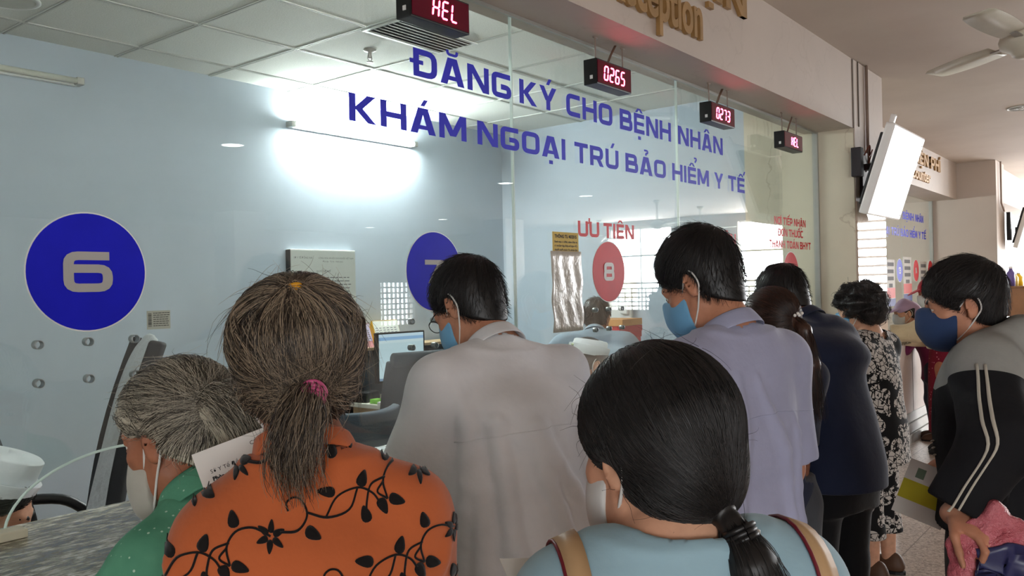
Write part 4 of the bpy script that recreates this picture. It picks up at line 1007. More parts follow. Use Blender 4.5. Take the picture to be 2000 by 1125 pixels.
def np_mesh(name, P, F, mats, parent=None, mi=None, smooth=True):
    me = bpy.data.meshes.new(name); k = F.shape[1]
    me.vertices.add(len(P)); me.vertices.foreach_set('co', np.ascontiguousarray(P, np.float32).ravel())
    me.loops.add(len(F) * k); me.loops.foreach_set('vertex_index', np.ascontiguousarray(F, np.int32).ravel())
    me.polygons.add(len(F)); me.polygons.foreach_set('loop_start', np.arange(0, len(F) * k, k, dtype=np.int32))
    me.polygons.foreach_set('loop_total', np.full(len(F), k, np.int32))
    me.polygons.foreach_set('use_smooth', np.full(len(F), smooth))
    if mi is not None: me.polygons.foreach_set('material_index', np.ascontiguousarray(mi, np.int32))
    for m in (mats if isinstance(mats, (list, tuple)) else [mats]): me.materials.append(m)
    me.update(calc_edges=True); me.validate()
    o = bpy.data.objects.new(name, me); COL.objects.link(o)
    if parent is not None: o.parent = parent
    return o
def join_np(parts):
    Ps, Fs, Ms = [], [], []; o = 0
    for P, F, m in parts: Ps.append(P); Fs.append(F + o); Ms.append(np.full(len(F), m)); o += len(P)
    return np.vstack(Ps), np.vstack(Fs), np.concatenate(Ms)
def strand_mesh(S, r):
    """S: (N, M, 3) strand points -> three sided tapering hairs"""
    N, M, _ = S.shape; T_ = np.gradient(S, axis=1); T_ /= np.linalg.norm(T_, axis=-1, keepdims=True) + 1e-9
    ref = np.where(np.abs(T_[..., 2:3]) < .9, np.array([0, 0, 1.0]), np.array([1.0, 0, 0]))
    A = np.cross(T_, ref); A /= np.linalg.norm(A, axis=-1, keepdims=True) + 1e-9; B = np.cross(A, T_)
    rr = (np.asarray(r).reshape(-1, 1) if hasattr(r, '__len__') else np.full((N, 1), r)) * np.linspace(1.0, .35, M)[None, :]
    V = np.stack([S + (A * math.cos(w) + B * math.sin(w)) * rr[..., None] for w in (0, 2.094, 4.189)], 2).reshape(-1, 3)
    i = (np.arange(N)[:, None] * M + np.arange(M - 1)[None, :]).ravel() * 3; F = []
    for k in range(3): F.append(np.stack([i + k, i + (k + 1) % 3, i + 3 + (k + 1) % 3, i + 3 + k], 1))
    return V, np.vstack(F)
def flow(sdf, A, B, n=12, off=.002, jit=.003, rs=None, mid=None, curl=0.0, lift=None):
    """strands running over the surface from A to B (N,3)"""
    t = np.linspace(0, 1, n)[None, :, None]
    if mid is None: S = A[:, None] * (1 - t) + B[:, None] * t
    else: S = A[:, None] * (1 - t) ** 2 + 2 * mid[:, None] * t * (1 - t) + B[:, None] * t * t
    N = len(A); o = off + (rs.uniform(0, jit, (N, 1)) if rs is not None else 0) * np.ones((1, n))
    if lift is not None: o = o + lift(np.linspace(0, 1, n))[None, :] * (rs.uniform(.4, 1.3, (N, 1)))
    for _ in range(4): S = S - sdf.grad(S) * (sdf.val(S) - o)[..., None] * .9
    if rs is not None and curl:
        ph = rs.uniform(0, 6.28, (N, 1, 3)); S = S + curl * np.sin(np.linspace(0, 5, n)[None, :, None] + ph) * rs.uniform(.3, 1, (N, 1, 1))
    return S
# ---------------------------------------------------------------- people
def skin_mat(name, c):
    if name in _MC: return _MC[name]
    s = NT(name); v = s.coord()
    n = s.noise(v, 38, 4); a = tuple(x * .86 for x in c); b = tuple(min(1, x * 1.1) for x in c)
    s.set(s.mix(s.ramp(s.noise(v, 9, 2), ((.35, (0, 0, 0)), (.7, (.35, .35, .35)))), s.ramp(n, ((.3, a), (.7, b))), tuple((c[0] * 1.1, c[1] * .78, c[2] * .72))), .55, spec=.35)
    s.bump(s.noise(v, 190, 3), .12, .002); _MC[name] = s.m; return s.m
def hair_mat(name, dark, light, rough=.38, spec=.5, lo=.25, hi=.8):
    if name in _MC: return _MC[name]
    s = NT(name); g = s.n('ShaderNodeNewGeometry')
    s.set(s.ramp(g.outputs['Random Per Island'], ((lo, dark), (hi, light))), rough, spec=spec)
    s.b.inputs['Anisotropic'].default_value = .5; _MC[name] = s.m; return s.m
SK1 = skin_mat('tan_skin', rgb(186, 132, 104)); SK2 = skin_mat('brown_skin', rgb(158, 104, 78)); SK3 = skin_mat('light_skin', rgb(206, 160, 132))
H_black = hair_mat('black_hair', rgb(12, 11, 12), rgb(34, 30, 30), .46); H_grey = hair_mat('grey_hair', rgb(62, 56, 48), rgb(196, 188, 170), .5); H_mix = hair_mat('brown_grey_hair', rgb(54, 45, 38), rgb(158, 140, 118), .45)
H_brown = hair_mat('dark_brown_hair', rgb(24, 16, 14), rgb(66, 40, 28)); H_soft = hair_mat('soft_black_hair', rgb(18, 17, 18), rgb(52, 47, 46), .5)
M_eyew = plain('eye_white', rgb(214, 206, 198), .25, var=.02); M_iris = plain('iris', rgb(30, 20, 16), .15)
M_shoe = plain('dark_shoe', rgb(36, 32, 30), .5); M_sandal = plain('brown_sandal', rgb(84, 58, 42), .6)
M_mask_b = cloth('blue_mask_cloth', rgb(112, 168, 206), weave=700, wr=.3); M_mask_w = cloth('white_mask_cloth', rgb(206, 206, 204), weave=700, wr=.3); M_mask_g = cloth('greyish_mask_cloth', rgb(170, 166, 156), weave=700, wr=.3)
M_mask_n = cloth('navy_mask_cloth', rgb(46, 66, 104), weave=700, wr=.3); M_elastic = plain('white_elastic', rgb(216, 214, 210), .7)

class Fig:
    """a posed figure: joints in its own frame, y is where the body faces"""
    def __init__(s, label, head, yaw, lean=0, hp=0, hy=0, hr=0, b=1.0, hs=1.0, hunch=0, sw=1.0, armL=None, armR=None, H=None, side=0, seat=False, cat='person', neck=1.0, sd=.038, full=0.0):
        s.full = full; s.b, s.hs, s.lean = b, hs, lean
        def spine(H):
            p0 = np.array([0, 0, .505 * H]); q = lambda a: rotm(a, 0, side)
            p1 = p0 + q(lean * .5) @ V3((0, 0, .10 * H)); p2 = p1 + q(lean * .85) @ V3((0, 0, .115 * H)); p3 = p2 + q(lean * 1.1 + hunch) @ V3((0, -.004 * H, .115 * H))
            pn = p3 + q(lean * .75 + hp * .45 + hunch * .6) @ V3((0, .010 * H, .042 * H * neck)); p4 = pn + rotm(lean * .2 + hp * .8, hy * .5, side) @ V3((0, .016 * H, .052 * H))
            return p0, p1, p2, p3, p4
        if H is None: H = head[2] / spine(1.0)[4][2]
        s.H = H; s.p = spine(H); s.off = 0
        if seat: s.p = tuple(q + V3((0, 0, head[2] - s.p[4][2])) for q in s.p)
        p0, p1, p2, p3, p4 = s.p
        Rz = rotm(0, yaw); s.Rz = Rz; w = Rz @ p4
        s.root = thing('person', label, cat, (head[0] - w[0], head[1] - w[1], s.off if abs(s.off) > 1e-4 else 0), R(yaw))
        s.rl = rotm(lean * 1.05 + hunch * .7, 0, side); s.hm = rotm(hp, hy, hr) ; s.hc = p4
        s.sh = {}; s.el = {}; s.wr = {}; s.fd = {}
        for k_, sg, arm in (('L', -1, armL), ('R', 1, armR)):
            sh = p3 + s.rl @ V3((sg * .112 * H * sw, -.004 * H, -sd * H)); arm = arm or ((.13, .02, -1), (.06, .22, -1))
            u = V3(arm[0]) * (sg, 1, 1); f = V3(arm[1]) * (sg, 1, 1); u = u / np.linalg.norm(u); f = f / np.linalg.norm(f)
            s.sh[k_] = sh; s.el[k_] = sh + u * .172 * H; s.wr[k_] = s.el[k_] + f * .148 * H; s.fd[k_] = f
        s.hip = {'L': p0 + V3((-.052 * H, 0, -.02 * H)), 'R': p0 + V3((.052 * H, 0, -.02 * H))}
        s.kn = {k: V3((v[0] * 1.15, .012 * H, .275 * H)) for k, v in s.hip.items()}
        s.an = {k: V3((v[0] * 1.2, -.012 * H, .048 * H)) for k, v in s.hip.items()}
        if seat:
            s.kn = {k: v + V3((v[0] * .4, .24 * H, .01)) for k, v in s.hip.items()}; s.an = {k: V3((v[0], v[1] + .02, .048 * H)) for k, v in s.kn.items()}
    def reach(s, sd, wrist, fingers, hint=(0, -.3, -1), ls=1.0):
        """bend the arm so the wrist meets a world point and the hand points to another"""
        a = s.sh[sd]; t = s.loc(wrist); L1, L2 = .172 * s.H * ls, .148 * s.H * ls; d = t - a; D = min(np.linalg.norm(d), (L1 + L2) * .995); d = d / np.linalg.norm(d)
        x = (L1 * L1 - L2 * L2 + D * D) / (2 * D); h = math.sqrt(max(L1 * L1 - x * x, 0)); n = V3(hint) - d * (V3(hint) @ d); n /= np.linalg.norm(n)
        s.el[sd] = a + d * x + n * h; s.wr[sd] = a + d * D; q = s.loc(fingers) - s.wr[sd]; s.fd[sd] = q / np.linalg.norm(q)
    def loc(s, w):
        """world point -> own frame"""
        return s.Rz.T @ (V3(w) - V3(s.root.location))
    def h(s, p): return s.hc + s.hm @ (V3(p) * s.hs)
    def trunk(s, o=0.0, hem=None, loose=0.0, belly=0.0, sh=0.0):
        H, b = s.H, s.b; p0, p1, p2, p3, p4 = s.p; st = []
        def a(p, rx, ry, dz=0, dy=0, l=0): st.append((p[2] + dz * H, p[0], p[1] + dy * H, rx * H * b + o + l, ry * H * b + o + l * .8))
        if hem is not None and hem < p0[2] - .07 * H: st.append((hem - .01, p0[0], p0[1], .104 * H * b + o + loose, .080 * H * b + o + loose))
        a(p0, .101, .078, -.06, 0, loose); a(p0, .101, .078, .01, 0, loose * .9); a(p1, .090, .068 + belly, 0, belly * .4, loose * .8); a(p2, .101, .072, 0, 0, loose * .45)
        a(p2, .107, .068 + s.full * .5, .055, .004 - s.full * .7, loose * .2); a(p3, .088 + sh, .056 + s.full, -.022, -s.full); a(p3, .052 + sh, .040, .006, 0)
        return st
    def head_ops(s, S, ears=True, male=False, jaw=1.0):
        hs = s.hs; E = lambda c, r, **k: S.ell(s.h(c), V3(r) * hs, s.hm @ k.pop('q') if 'q' in k else s.hm, **k); C = lambda a, b, r1, r2=None, **k: S.cone(s.h(a), s.h(b), r1 * hs, None if r2 is None else r2 * hs, **k)
        E((0, -.014, .036), (.0735, .092, .081)); E((0, .030, -.022), (.0585, .062, .082), k=.03); E((0, .046, -.075), (.043 * jaw, .042, .038), k=.03)
        for sg in (-1, 1):
            C((sg * .050 * jaw, .004, -.052), (sg * .018, .068, -.096), .014, .013, k=.03); E((sg * .042, .056, -.020), (.020, .020, .017), k=.02)
        C((-.034, .080, .022), (.034, .080, .022), .011, k=.018)
        for sg in (-1, 1): E((sg * .031, .098, .004), (.017, .018, .011), op='s', k=.012)
        C((0, .087, .012), (0, .106, -.022), .0075, .0115, k=.012); 
        for sg in (-1, 1): E((sg * .012, .096, -.027), (.0085, .011, .008), k=.008)
        E((0, .086, -.055), (.023, .014, .008), k=.008); E((0, .084, -.066), (.019, .013, .008), k=.008); E((0, .090, -.0605), (.024, .006, .0018), op='s', k=.003); E((0, .078, -.094), (.017, .014, .014), k=.015)
        for sg in (-1, 1): E((sg * .031, .0785, .0085), (.0155, .0125, .0055), k=.004); E((sg * .031, .0780, -.0035), (.0145, .012, .0045), k=.004)
        if ears:
            for sg in (-1, 1):
                q = np.array(Matrix.Rotation(R(-sg * 24), 3, 'Z') @ Matrix.Rotation(R(-12), 3, 'X'))
                E((sg * .0765, -.012, -.002), (.0075, .0185, .031), q=q, k=.008); E((sg * .0745, -.008, -.026), (.006, .011, .012), q=q, k=.008)
                E((sg * .0840, -.010, .002), (.006, .0105, .019), q=q, op='s', k=.005); E((sg * .0775, -.002, -.006), (.004, .004, .007), k=.004)
    def hand_ops(s, S, sd, curl=.35, n=None, spread=.1, sc=1.0):
        sg = -1 if sd == 'L' else 1; w = s.wr[sd]; f = s.fd[sd]; n = V3(n) if n is not None else V3((-sg, 0, 0)); n = n - f * (n @ f); n /= np.linalg.norm(n); a = np.cross(f, n) * sg  # a points to the thumb side
        L = .105 * s.H * sc; r = .0088 * s.H / 1.6 * sc
        c = w + f * L * .28
        S.ell(c, (L * .12, L * .26, L * .34), np.stack([n, a, f], 1), k=.012); S.cone(w - f * .01, c, .022 * s.H / 1.6 * sc, .020 * s.H / 1.6 * sc, k=.012)
        for i, ln in enumerate((.40, .45, .42, .33)):
            base = w + f * L * .52 + a * L * (.17 - .115 * i); d = f + a * (spread * (1.5 - i)); ang = curl * (0.9 + .12 * i); pts = [base]
            for j, part in enumerate((.45, .32, .25)):
                t = ang * (j + .6); dd = d * math.cos(t) + n * math.sin(t); dd /= np.linalg.norm(dd); pts.append(pts[-1] + dd * L * ln * part * 1.05)
            S.chain([base - f * L * .2] + pts, [r * 1.05, r * 1.02, r, r * .92, r * .78], k=.004)
        b0 = w + f * L * .12 + a * L * .16; d1 = f * .75 + a * .75 + n * .35; d1 /= np.linalg.norm(d1); d2 = f * .95 + a * .25 + n * (.3 + curl * .6); d2 /= np.linalg.norm(d2)
        S.chain([b0, b0 + d1 * L * .26, b0 + d1 * L * .26 + d2 * L * .22, b0 + d1 * L * .26 + d2 * L * .40], [r * 1.5, r * 1.2, r * 1.02, r * .8], k=.006)
    def body(s, skin, h=.007, hands=(.35, .35), hn=(None, None), feet=True, ears=True, jaw=1.0, thin=0.0, arms_r=1.0):
        S = Sdf(); H, b = s.H, s.b; p0, p1, p2, p3, p4 = s.p
        S.stack(s.trunk(-.006 - thin)); nk = s.h((0, -.022, -.07)); S.chain([p3 + V3((0, -.004, -.03)), p3 + (nk - p3) * .45, nk], [.060 * b, .052 * b ** .5, .051 * b ** .5], k=.03)
        for sd in 'LR':
            sg = -1 if sd == 'L' else 1
            S.cone(p3 + s.rl @ V3((sg * .02, -.012, .012)), s.sh[sd], .034 * b, .045 * b, k=.04)
            S.chain([s.sh[sd], s.el[sd]], [.047 * b * arms_r, .037 * b * arms_r], k=.03); m = s.el[sd] * .7 + s.wr[sd] * .3; S.chain([s.el[sd], m, s.wr[sd]], [.036 * b * arms_r, .036 * b * arms_r, .024 * arms_r], k=.02)
            s.hand_ops(S, sd, hands[0 if sd == 'L' else 1], hn[0 if sd == 'L' else 1])
            if feet:
                S.chain([s.hip[sd], s.kn[sd]], [.082 * b, .052 * b], k=.05); m = s.kn[sd] * .65 + s.an[sd] * .35 + V3((0, -.018, 0)); S.chain([s.kn[sd], m, s.an[sd]], [.05 * b, .05 * b, .033], k=.03)
                S.chain([s.an[sd] + V3((0, -.02, -.035)), s.an[sd] + V3((0, .05, -.04)), s.an[sd] + V3((0, .14, -.055))], [.033, .032, .020], k=.02)
        s.head_ops(S, ears, jaw=jaw)
        P, F = S.mesh(h); s.bodyS = S
        o = np_mesh('body', P, F, skin, s.root)
        for sg in (-1, 1):
            mb = MB(); c = s.h((sg * .031, .0768, .003)); r = .0115 * s.hs; n = 12; prof = [(r * math.sin(t), -r * math.cos(t)) for t in np.linspace(.02, math.pi - .02, 12)]
            d = Vector(s.hm @ V3((0, 1, -.1))); q = Vector((0, 0, 1)).rotation_difference(d).to_matrix().to_4x4(); mb.lathe(prof, 14, 0, Matrix.Translation(Vector(c)) @ q)
            mb.lathe([(.001, r * .97), (.0055 * s.hs, r * .90), (.0050 * s.hs, r * 1.005), (.001, r * 1.03)], 12, 1, Matrix.Translation(Vector(c)) @ q); e = mb.build('eye', [M_eyew, M_iris], s.root); flip_fix(e)
        return o
    def brows(s, m, w=.021, t=.0032):
        for sg in (-1, 1):
            mb = MB(); mb.tube([s.h((sg * .014, .0925, .021)), s.h((sg * .028, .0905, .0265)), s.h((sg * .046, .078, .022))], [t, t * 1.1, t * .5], 6, flat=1.4); mb.build('eyebrow', m, s.root)
    # ---- clothes
    def shirt(s, mat, name='shirt', hem=.42, o=.010, loose=.014, sleeve=1.0, cut=.8, folds=(), h=.007, belly=0.0, neckr=.058, neckz=0.0, neckk=.006, wob=.0035, slope=0.0, cuff=None, sk=.05, ex=None, sh=0.0, sr=1.0, hemp=(0, 0, 0), post=None):
        """sleeve: radius factor; cut: sleeve end (0..1 upper arm, 1..2 forearm)"""
        S = Sdf(); H, b = s.H, s.b; p0, p1, p2, p3, p4 = s.p; hz = hem * H
        S.stack(s.trunk(o, hz, loose, belly, sh), n=2.3)
        for sd in 'LR':
            sg = -1 if sd == 'L' else 1
            S.cone(p3 + s.rl @ V3((sg * .015, -.010, .004)), s.sh[sd] + s.rl @ V3((0, 0, .004)), .036 * b + o, .050 * b * sr + o, k=.05)
            A, B, C_ = s.sh[sd], s.el[sd], s.wr[sd]; c = cut if not isinstance(cut, dict) else cut[sd]
            r0 = (.052 * b + o) * sr; r1 = (.043 * b + o) * sleeve; r2 = (.034 * b + o) * sleeve
            if c <= 1: S.cone(A, A + (B - A) * c, r0, r1 * 1.08, k=sk)
            else: S.cone(A, B, r0, r1, k=sk); S.cone(B, B + (C_ - B) * (c - 1), r1, r2, k=.02)
        base = list(S.ops)
        if ex: ex(S, s)
        for f in folds:
            a0, z0, a1, z1, r = f[:5]; pts = []
            for t in np.linspace(0, 1, 7):
                a = R(a0 + (a1 - a0) * t); z = (z0 + (z1 - z0) * t) * H; c = np.array([np.interp(z, [q[2] for q in s.p[:4]], [q[i] for q in s.p[:4]]) for i in (0, 1)])
                pts.append((c[0] + .3 * math.sin(a), c[1] + .3 * math.cos(a), z))
            T_ = Sdf(); T_.ops = base; pts = T_.project(np.array(pts), -r * .22, 6); rr = r * np.sin(np.linspace(.35, 2.9, 7)) ** .6
            S.chain(pts, rr, k=f[5] if len(f) > 5 else .013)
        if wob: S.wobble(wob, 26, int(abs(s.hc[0] * 1000 + s.H * 977)) % 1000, (1, 1, .55))
        S.clip((hemp[0], hemp[1] + slope, -1), (0, p0[1], hz), .004)
        for sd in 'LR':
            c = cut if not isinstance(cut, dict) else cut[sd]
            A, B, C_ = s.sh[sd], s.el[sd], s.wr[sd]; e = A + (B - A) * c if c <= 1 else B + (C_ - B) * (c - 1); d = (B - A) if c <= 1 else (C_ - B); d = d / np.linalg.norm(d)
            S.cone(e + d * .001, e + d * .16, .11, .11, 's', 0) if False else None
            rad = .085
            def fn(X, Y, Z, e=e, d=d, rad=rad):
                t = (X - e[0]) * d[0] + (Y - e[1]) * d[1] + (Z - e[2]) * d[2]; q = np.sqrt(np.maximum((X - e[0]) ** 2 + (Y - e[1]) ** 2 + (Z - e[2]) ** 2 - t * t, 0))
                return np.maximum(np.maximum(-t, t - .12), q - rad)
            S._add(fn, e - .2, e + .2, 's', .003)
        nk = s.h((0, -.022, -.075)); up = nk - p3; up = up / np.linalg.norm(up)
        S.cone(p3 + up * (.012 + neckz), nk + up * .06, neckr, neckr * 1.05, 's', neckk)
        if post: post(S, s)
        P, F = S.mesh(h); s.shirtS = S
        return np_mesh(name, P, F, mat, s.root)
    def seam(s, mat, z=.735, a0=105, a1=255, r=.0014, bow=.02):
        """yoke seam across the back, marched onto the shirt"""
        a = np.radians(np.linspace(a0, a1, 40)); zz = (z + bow * np.cos(a - math.pi) - bow) * s.H; c = np.stack([np.interp(zz, [q[2] for q in s.p[:4]], [q[i] for q in s.p[:4]]) for i in (0, 1)], 1)
        d = np.stack([np.sin(a), np.cos(a), 0 * a], 1); P = np.stack([c[:, 0], c[:, 1], zz], 1) + d * .34
        for _ in range(30): P = P - d * np.clip((s.shirtS.val(P) - .0004) * .85, -.02, .06)[:, None]
        mb = MB(); mb.tube(P, r, 5); return mb.build('yoke_seam', mat, s.root)
    def collar(s, mat, w=.042, r=.062, rise=.030, open_=40, flare=.022, tilt=8, name='collar', th=.0035, dz=0.016):
        """stand and turned-down leaf round the neck"""
        p3 = s.p[3]; nk = s.h((0, -.022, -.07)); ax = V3(nk - p3); ax /= np.linalg.norm(ax); fx = V3((1, 0, 0)); fy = np.cross(ax, fx); fy /= np.linalg.norm(fy); c = p3 + ax * dz
        n = 40; rows = [(r * .97, -.012), (r * .98, rise * .6), (r * 1.0, rise), (r * 1.06, rise + .002), (r + flare * .55, rise - w * .45), (r + flare, rise - w)]
        vs = []; fs = []
        for i in range(n + 1):
            a = R(open_) / 2 + (2 * math.pi - R(open_)) * i / n; d = fx * math.sin(a) + fy * math.cos(a); back = (1 - math.cos(a)) / 2
            for rr, z in rows: vs.append(c + d * rr + ax * (z + .010 * back - .006 * (1 - back)))
        m = len(rows)
        for i in range(n):
            for j in range(m - 1): a = i * m + j; fs.append((a, a + m, a + m + 1, a + 1))
        mb = MB(); mb.add(vs, fs, 0, True); o = mb.build(name, mat, s.root); md = o.modifiers.new('s', 'SOLIDIFY'); md.thickness = th; md.offset = 0; md = o.modifiers.new('u', 'SUBSURF'); md.levels = 1; md.render_levels = 1
        return o
    def trousers(s, mat, o=.014, loose=1.0, end=.05, name='trousers', h=.009, wob=.004, flare=1.0):
        S = Sdf(); H, b = s.H, s.b; p0 = s.p[0]
        S.stack([(p0[2] - .09 * H, 0, p0[1], .098 * H * b + o, .078 * H * b + o), (p0[2] + .01 * H, 0, p0[1], .100 * H * b + o, .078 * H * b + o), (p0[2] + .06 * H, 0, p0[1] + .01 * H * s.lean / 20, .092 * H * b + o, .070 * H * b + o)])
        for sd in 'LR':
            S.cone(s.hip[sd], s.kn[sd], .083 * b + o, (.056 * b + o) * loose, k=.05); S.cone(s.kn[sd], s.an[sd] + V3((0, 0, .0)), (.056 * b + o) * loose, (.044 * b + o) * loose * flare, k=.03)
        S.wobble(wob, 22, 7, (1, 1, .6)); S.clip((0, 0, -1), (0, 0, end * H), .003)
        P, F = S.mesh(h); return np_mesh(name, P, F, mat, s.root)
    def shoes(s, mat, sole=M_black):
        for sd in 'LR':
            S = Sdf(); a = s.an[sd]; S.ell(a + V3((0, .035, -.03)), (.045, .115, .04), k=.02); S.ell(a + V3((0, .10, -.05)), (.046, .07, .03), k=.02); S.ell(a + V3((0, -.03, -.02)), (.038, .045, .055), k=.02); z0 = .0 - 0; S.clip((0, 0, -1), (0, 0, .012)); P, F = S.mesh(.007)
            o = np_mesh('shoe', P, F, mat, s.root); mb = MB(); mb.prism([(a[0] + .047 * math.sin(t), a[1] + .04 + .125 * math.cos(t)) for t in np.linspace(0, 2 * math.pi, 24, endpoint=False)], .0005, .016); flip_fix(mb.build('sole', sole, o))
    def mask(s, mat, lift=0.0, name='face_mask', size=1.0, strap=True, top=.0, drop=0.0, bot=-.122, strapr=.0022):
        S = Sdf(); hm, hs = s.hm, s.hs; q = lambda p: s.h(V3(p) + (0, 0, -drop))
        S.ell(q((0, .036, -.050)), V3((.0665 * size, .074 + lift, .072)) * hs, hm); S.cone(q((0, .100 + lift, -.008)), q((0, .098 + lift, -.050)), .014 * hs, .020 * hs, k=.035); S.ell(q((0, .062, -.085)), V3((.046, .040 + lift, .034)) * hs, hm, k=.03)
        S.clip(hm @ V3((0, -1, -.15)), q((0, .030, -.05))); S.clip(hm @ V3((0, -.30, 1)), q((0, .10, .004 + top)), .006); S.clip(hm @ V3((0, -.25, -1)), q((0, .06, bot)), .006)
        P, F = S.mesh(.0045); m = np_mesh(name, P, F, mat, s.root)
        if strap:
            for sg in (-1, 1):
                for pts in ([(sg * .058, .034, -.018 - drop), (sg * .069, .010, .008), (sg * .0765, -.012, .0325), (sg * .084, -.030, .018), (sg * .083, -.034, -.010), (sg * .0765, -.022, -.030), (sg * .066, .004, -.062), (sg * .055, .036, -.092 - drop)],):
                    mb = MB(); mb.tube([s.h(p) for p in spline(pts, 5)], strapr, 6); mb.build('ear_strap', M_elastic, m)
        return m
    # ---- hair
    def hair(s, S, strands, mat, name='hair', h=.0045, sr=.0006):
        hs = s.hs; P, F = S.mesh(h); parts = [(P, F, 0)]
        for st in strands:
            r = sr
            if isinstance(st, tuple): st, r = st
            V, G = strand_mesh(st, r); G4 = np.hstack([G]); parts.append((V, G4, 0))
        P, F, mi = join_np(parts); P = s.hc + (P * hs) @ s.hm.T
        return np_mesh(name, P, F, mat, s.root)

def scalp(t=.010, back=0.0, low=-.085, front=.05, ear=True, vol=(0, 0, 0), top=0.0, nape=None, up=0.0, earr=(.030, .036), earz=-.012):
    S = Sdf(); S.ell((0, -.016 - back * .5, .037 + up + top * .5), (.0745 + t + vol[0], .093 + t + back * .5 + vol[1], .082 + t + top * .5 + vol[2]))
    q = t if nape is None else nape; S.ell((0, -.045 - back, -.03) if nape is None or nape > .004 else (0, -.028, -.030), (.058 + q, .056 + q, .065) if nape is None or nape > .004 else (.052 + q, .051 + q, .060), k=.03)
    if nape is not None and nape <= .004:
        S.cone((0, -.032, -.01), (0, -.0275, -.082), .064, .0535, k=.04)
        for sg in (-1, 1): S.ell((sg * .070, .020, -.070), (.050, .052, .058), op='s', k=.01)
    S.ell((0, .105, -.05), (.078, .072, .125 - (.05 - front)), op='s', k=.012)
    S.clip(V3((0, .63, -.78)), (0, -.09, low), .008)
    if ear:
        for sg in (-1, 1): S.ell((sg * .085, .000, earz), (.022, earr[0], earr[1]), op='s', k=.01)
    return S
def rand_on(S, n, rs, cond=None, c=(0, -.014, .036), r=.12):
    out = np.zeros((0, 3))
    for _ in range(12):
        d = rs.normal(size=(n * 2, 3)); d /= np.linalg.norm(d, axis=1, keepdims=True); p = S.project(V3(c) + d * r, 0.0, 8)
        ok = np.abs(S.val(p)) < .002
        if cond is not None: ok &= cond(p)
        out = np.vstack([out, p[ok]])
        if len(out) >= n: break
    return out[:n]
def short_hair(seed, t=.012, n=1500, ln=.045, low=-.10, front=.05, crown=(0.01, -.075, .095), lift=.010, vol=(0, 0, 0), back=0.0, fringe=0.0, top=0.0, fdir=(0, .5, -.3), nape=.001, up=.006):
    rs = np.random.RandomState(seed); S = scalp(t, back, low, front, True, vol, top, nape, up)
    A = rand_on(S, n, rs); d = A - V3(crown); g = S.grad(A); d = d - g * (d * g).sum(1, keepdims=True); d /= np.linalg.norm(d, axis=1, keepdims=True) + 1e-6
    d = d + rs.normal(size=d.shape) * .22; L = ln * rs.uniform(.6, 1.25, (len(A), 1)) * np.clip((A[:, 2:3] + .07) / .11, .2, 1)
    st = [flow(S, A, A + d * L, 7, .0004, .0015, rs, lift=lambda u: lift * u ** 1.6)]
    if fringe:
        m = (A[:, 1] > .02) & (A[:, 2] > .045); B = A[m]; st.append(flow(S, B, B + (V3(fdir) + rs.normal(size=B.shape) * .2) * fringe, 8, .001, .004, rs, lift=lambda u: .008 * u))
    return S, st

PEOPLE = {}
C_white = cloth('white_shirt_cotton', rgb(222, 222, 224), weave=800, wr=.35)
C_lav = cloth('lavender_shirt_cotton', rgb(160, 162, 188), weave=800, wr=.35)
C_navy = cloth('navy_polo_knit', rgb(32, 40, 64), weave=800, wr=.25)
C_black = cloth('black_trouser_cloth', rgb(16, 16, 20), weave=600, wr=.25)
C_orange = cloth('orange_blouse_cotton', rgb(190, 98, 54), weave=420, wr=.4)
C_sky = cloth('pale_blue_blouse', rgb(150, 182, 196), weave=800, wr=.25)
C_grey = cloth('grey_trouser_cloth', rgb(70, 72, 78), weave=600)
C_brown = cloth('brown_trouser_cloth', rgb(70, 54, 46), weave=600)
s = NT('green_dotted_cotton'); v = s.coord(); vo = s.n('ShaderNodeTexVoronoi', i_Scale=62.0, i_Randomness=.35); s.l(v, vo.inputs['Vector'])
s.set(s.mix(s.ramp(vo.outputs['Distance'], ((.10, (1, 1, 1)), (.15, (0, 0, 0)))), s.ramp(s.noise(v, 8, 3), ((.3, rgb(74, 132, 106)), (.7, rgb(98, 160, 130)))), rgb(176, 204, 184)), .85, spec=.2)
s.bump(s.noise(v, 30, 3), .35, .006); C_green = s.m
s = NT('black_white_floral'); v = s.coord(); vo = s.n('ShaderNodeTexVoronoi', feature='DISTANCE_TO_EDGE', i_Scale=36.0); s.l(v, vo.inputs['Vector']); v2 = s.n('ShaderNodeTexVoronoi', i_Scale=36.0); s.l(v, v2.inputs['Vector'])
big = s.n('ShaderNodeTexVoronoi', i_Scale=15.0); s.l(v, big.inputs['Vector'])
pet = s.math('MULTIPLY', s.math('GREATER_THAN', vo.outputs['Distance'], .05), s.math('LESS_THAN', big.outputs['Distance'], .66))
s.set(s.mix(s.math('MULTIPLY', pet, s.math('GREATER_THAN', s.noise(v, 40, 2), .43)), rgb(22, 22, 24), rgb(196, 190, 184)), .8, spec=.2); C_floral = s.m
s = NT('crimson_dotted_cloth'); v = s.coord(); vo = s.n('ShaderNodeTexVoronoi', i_Scale=34.0, i_Randomness=.9); s.l(v, vo.inputs['Vector'])
s.set(s.mix(s.ramp(vo.outputs['Distance'], ((.16, (1, 1, 1)), (.22, (0, 0, 0)))), rgb(112, 22, 42), rgb(190, 120, 130)), .85, spec=.2); C_crimson = s.m
C_cream = cloth('cream_jacket_cloth', rgb(206, 186, 152), weave=600, wr=.5, dist=.015); C_lilac = cloth('lilac_cotton', rgb(176, 150, 178), weave=600, wr=.4); C_mag = cloth('magenta_blouse', rgb(110, 34, 76), weave=600); C_redcap = cloth('red_cap_cotton', rgb(186, 40, 56), weave=600)
C_hood = cloth('black_hoodie_fleece', rgb(24, 24, 27), weave=500, wr=.35); C_hoodg = cloth('grey_hoodie_fleece', rgb(122, 122, 120), weave=500, wr=.35); C_stripe = cloth('white_stripe_tape', rgb(186, 180, 166), weave=500)
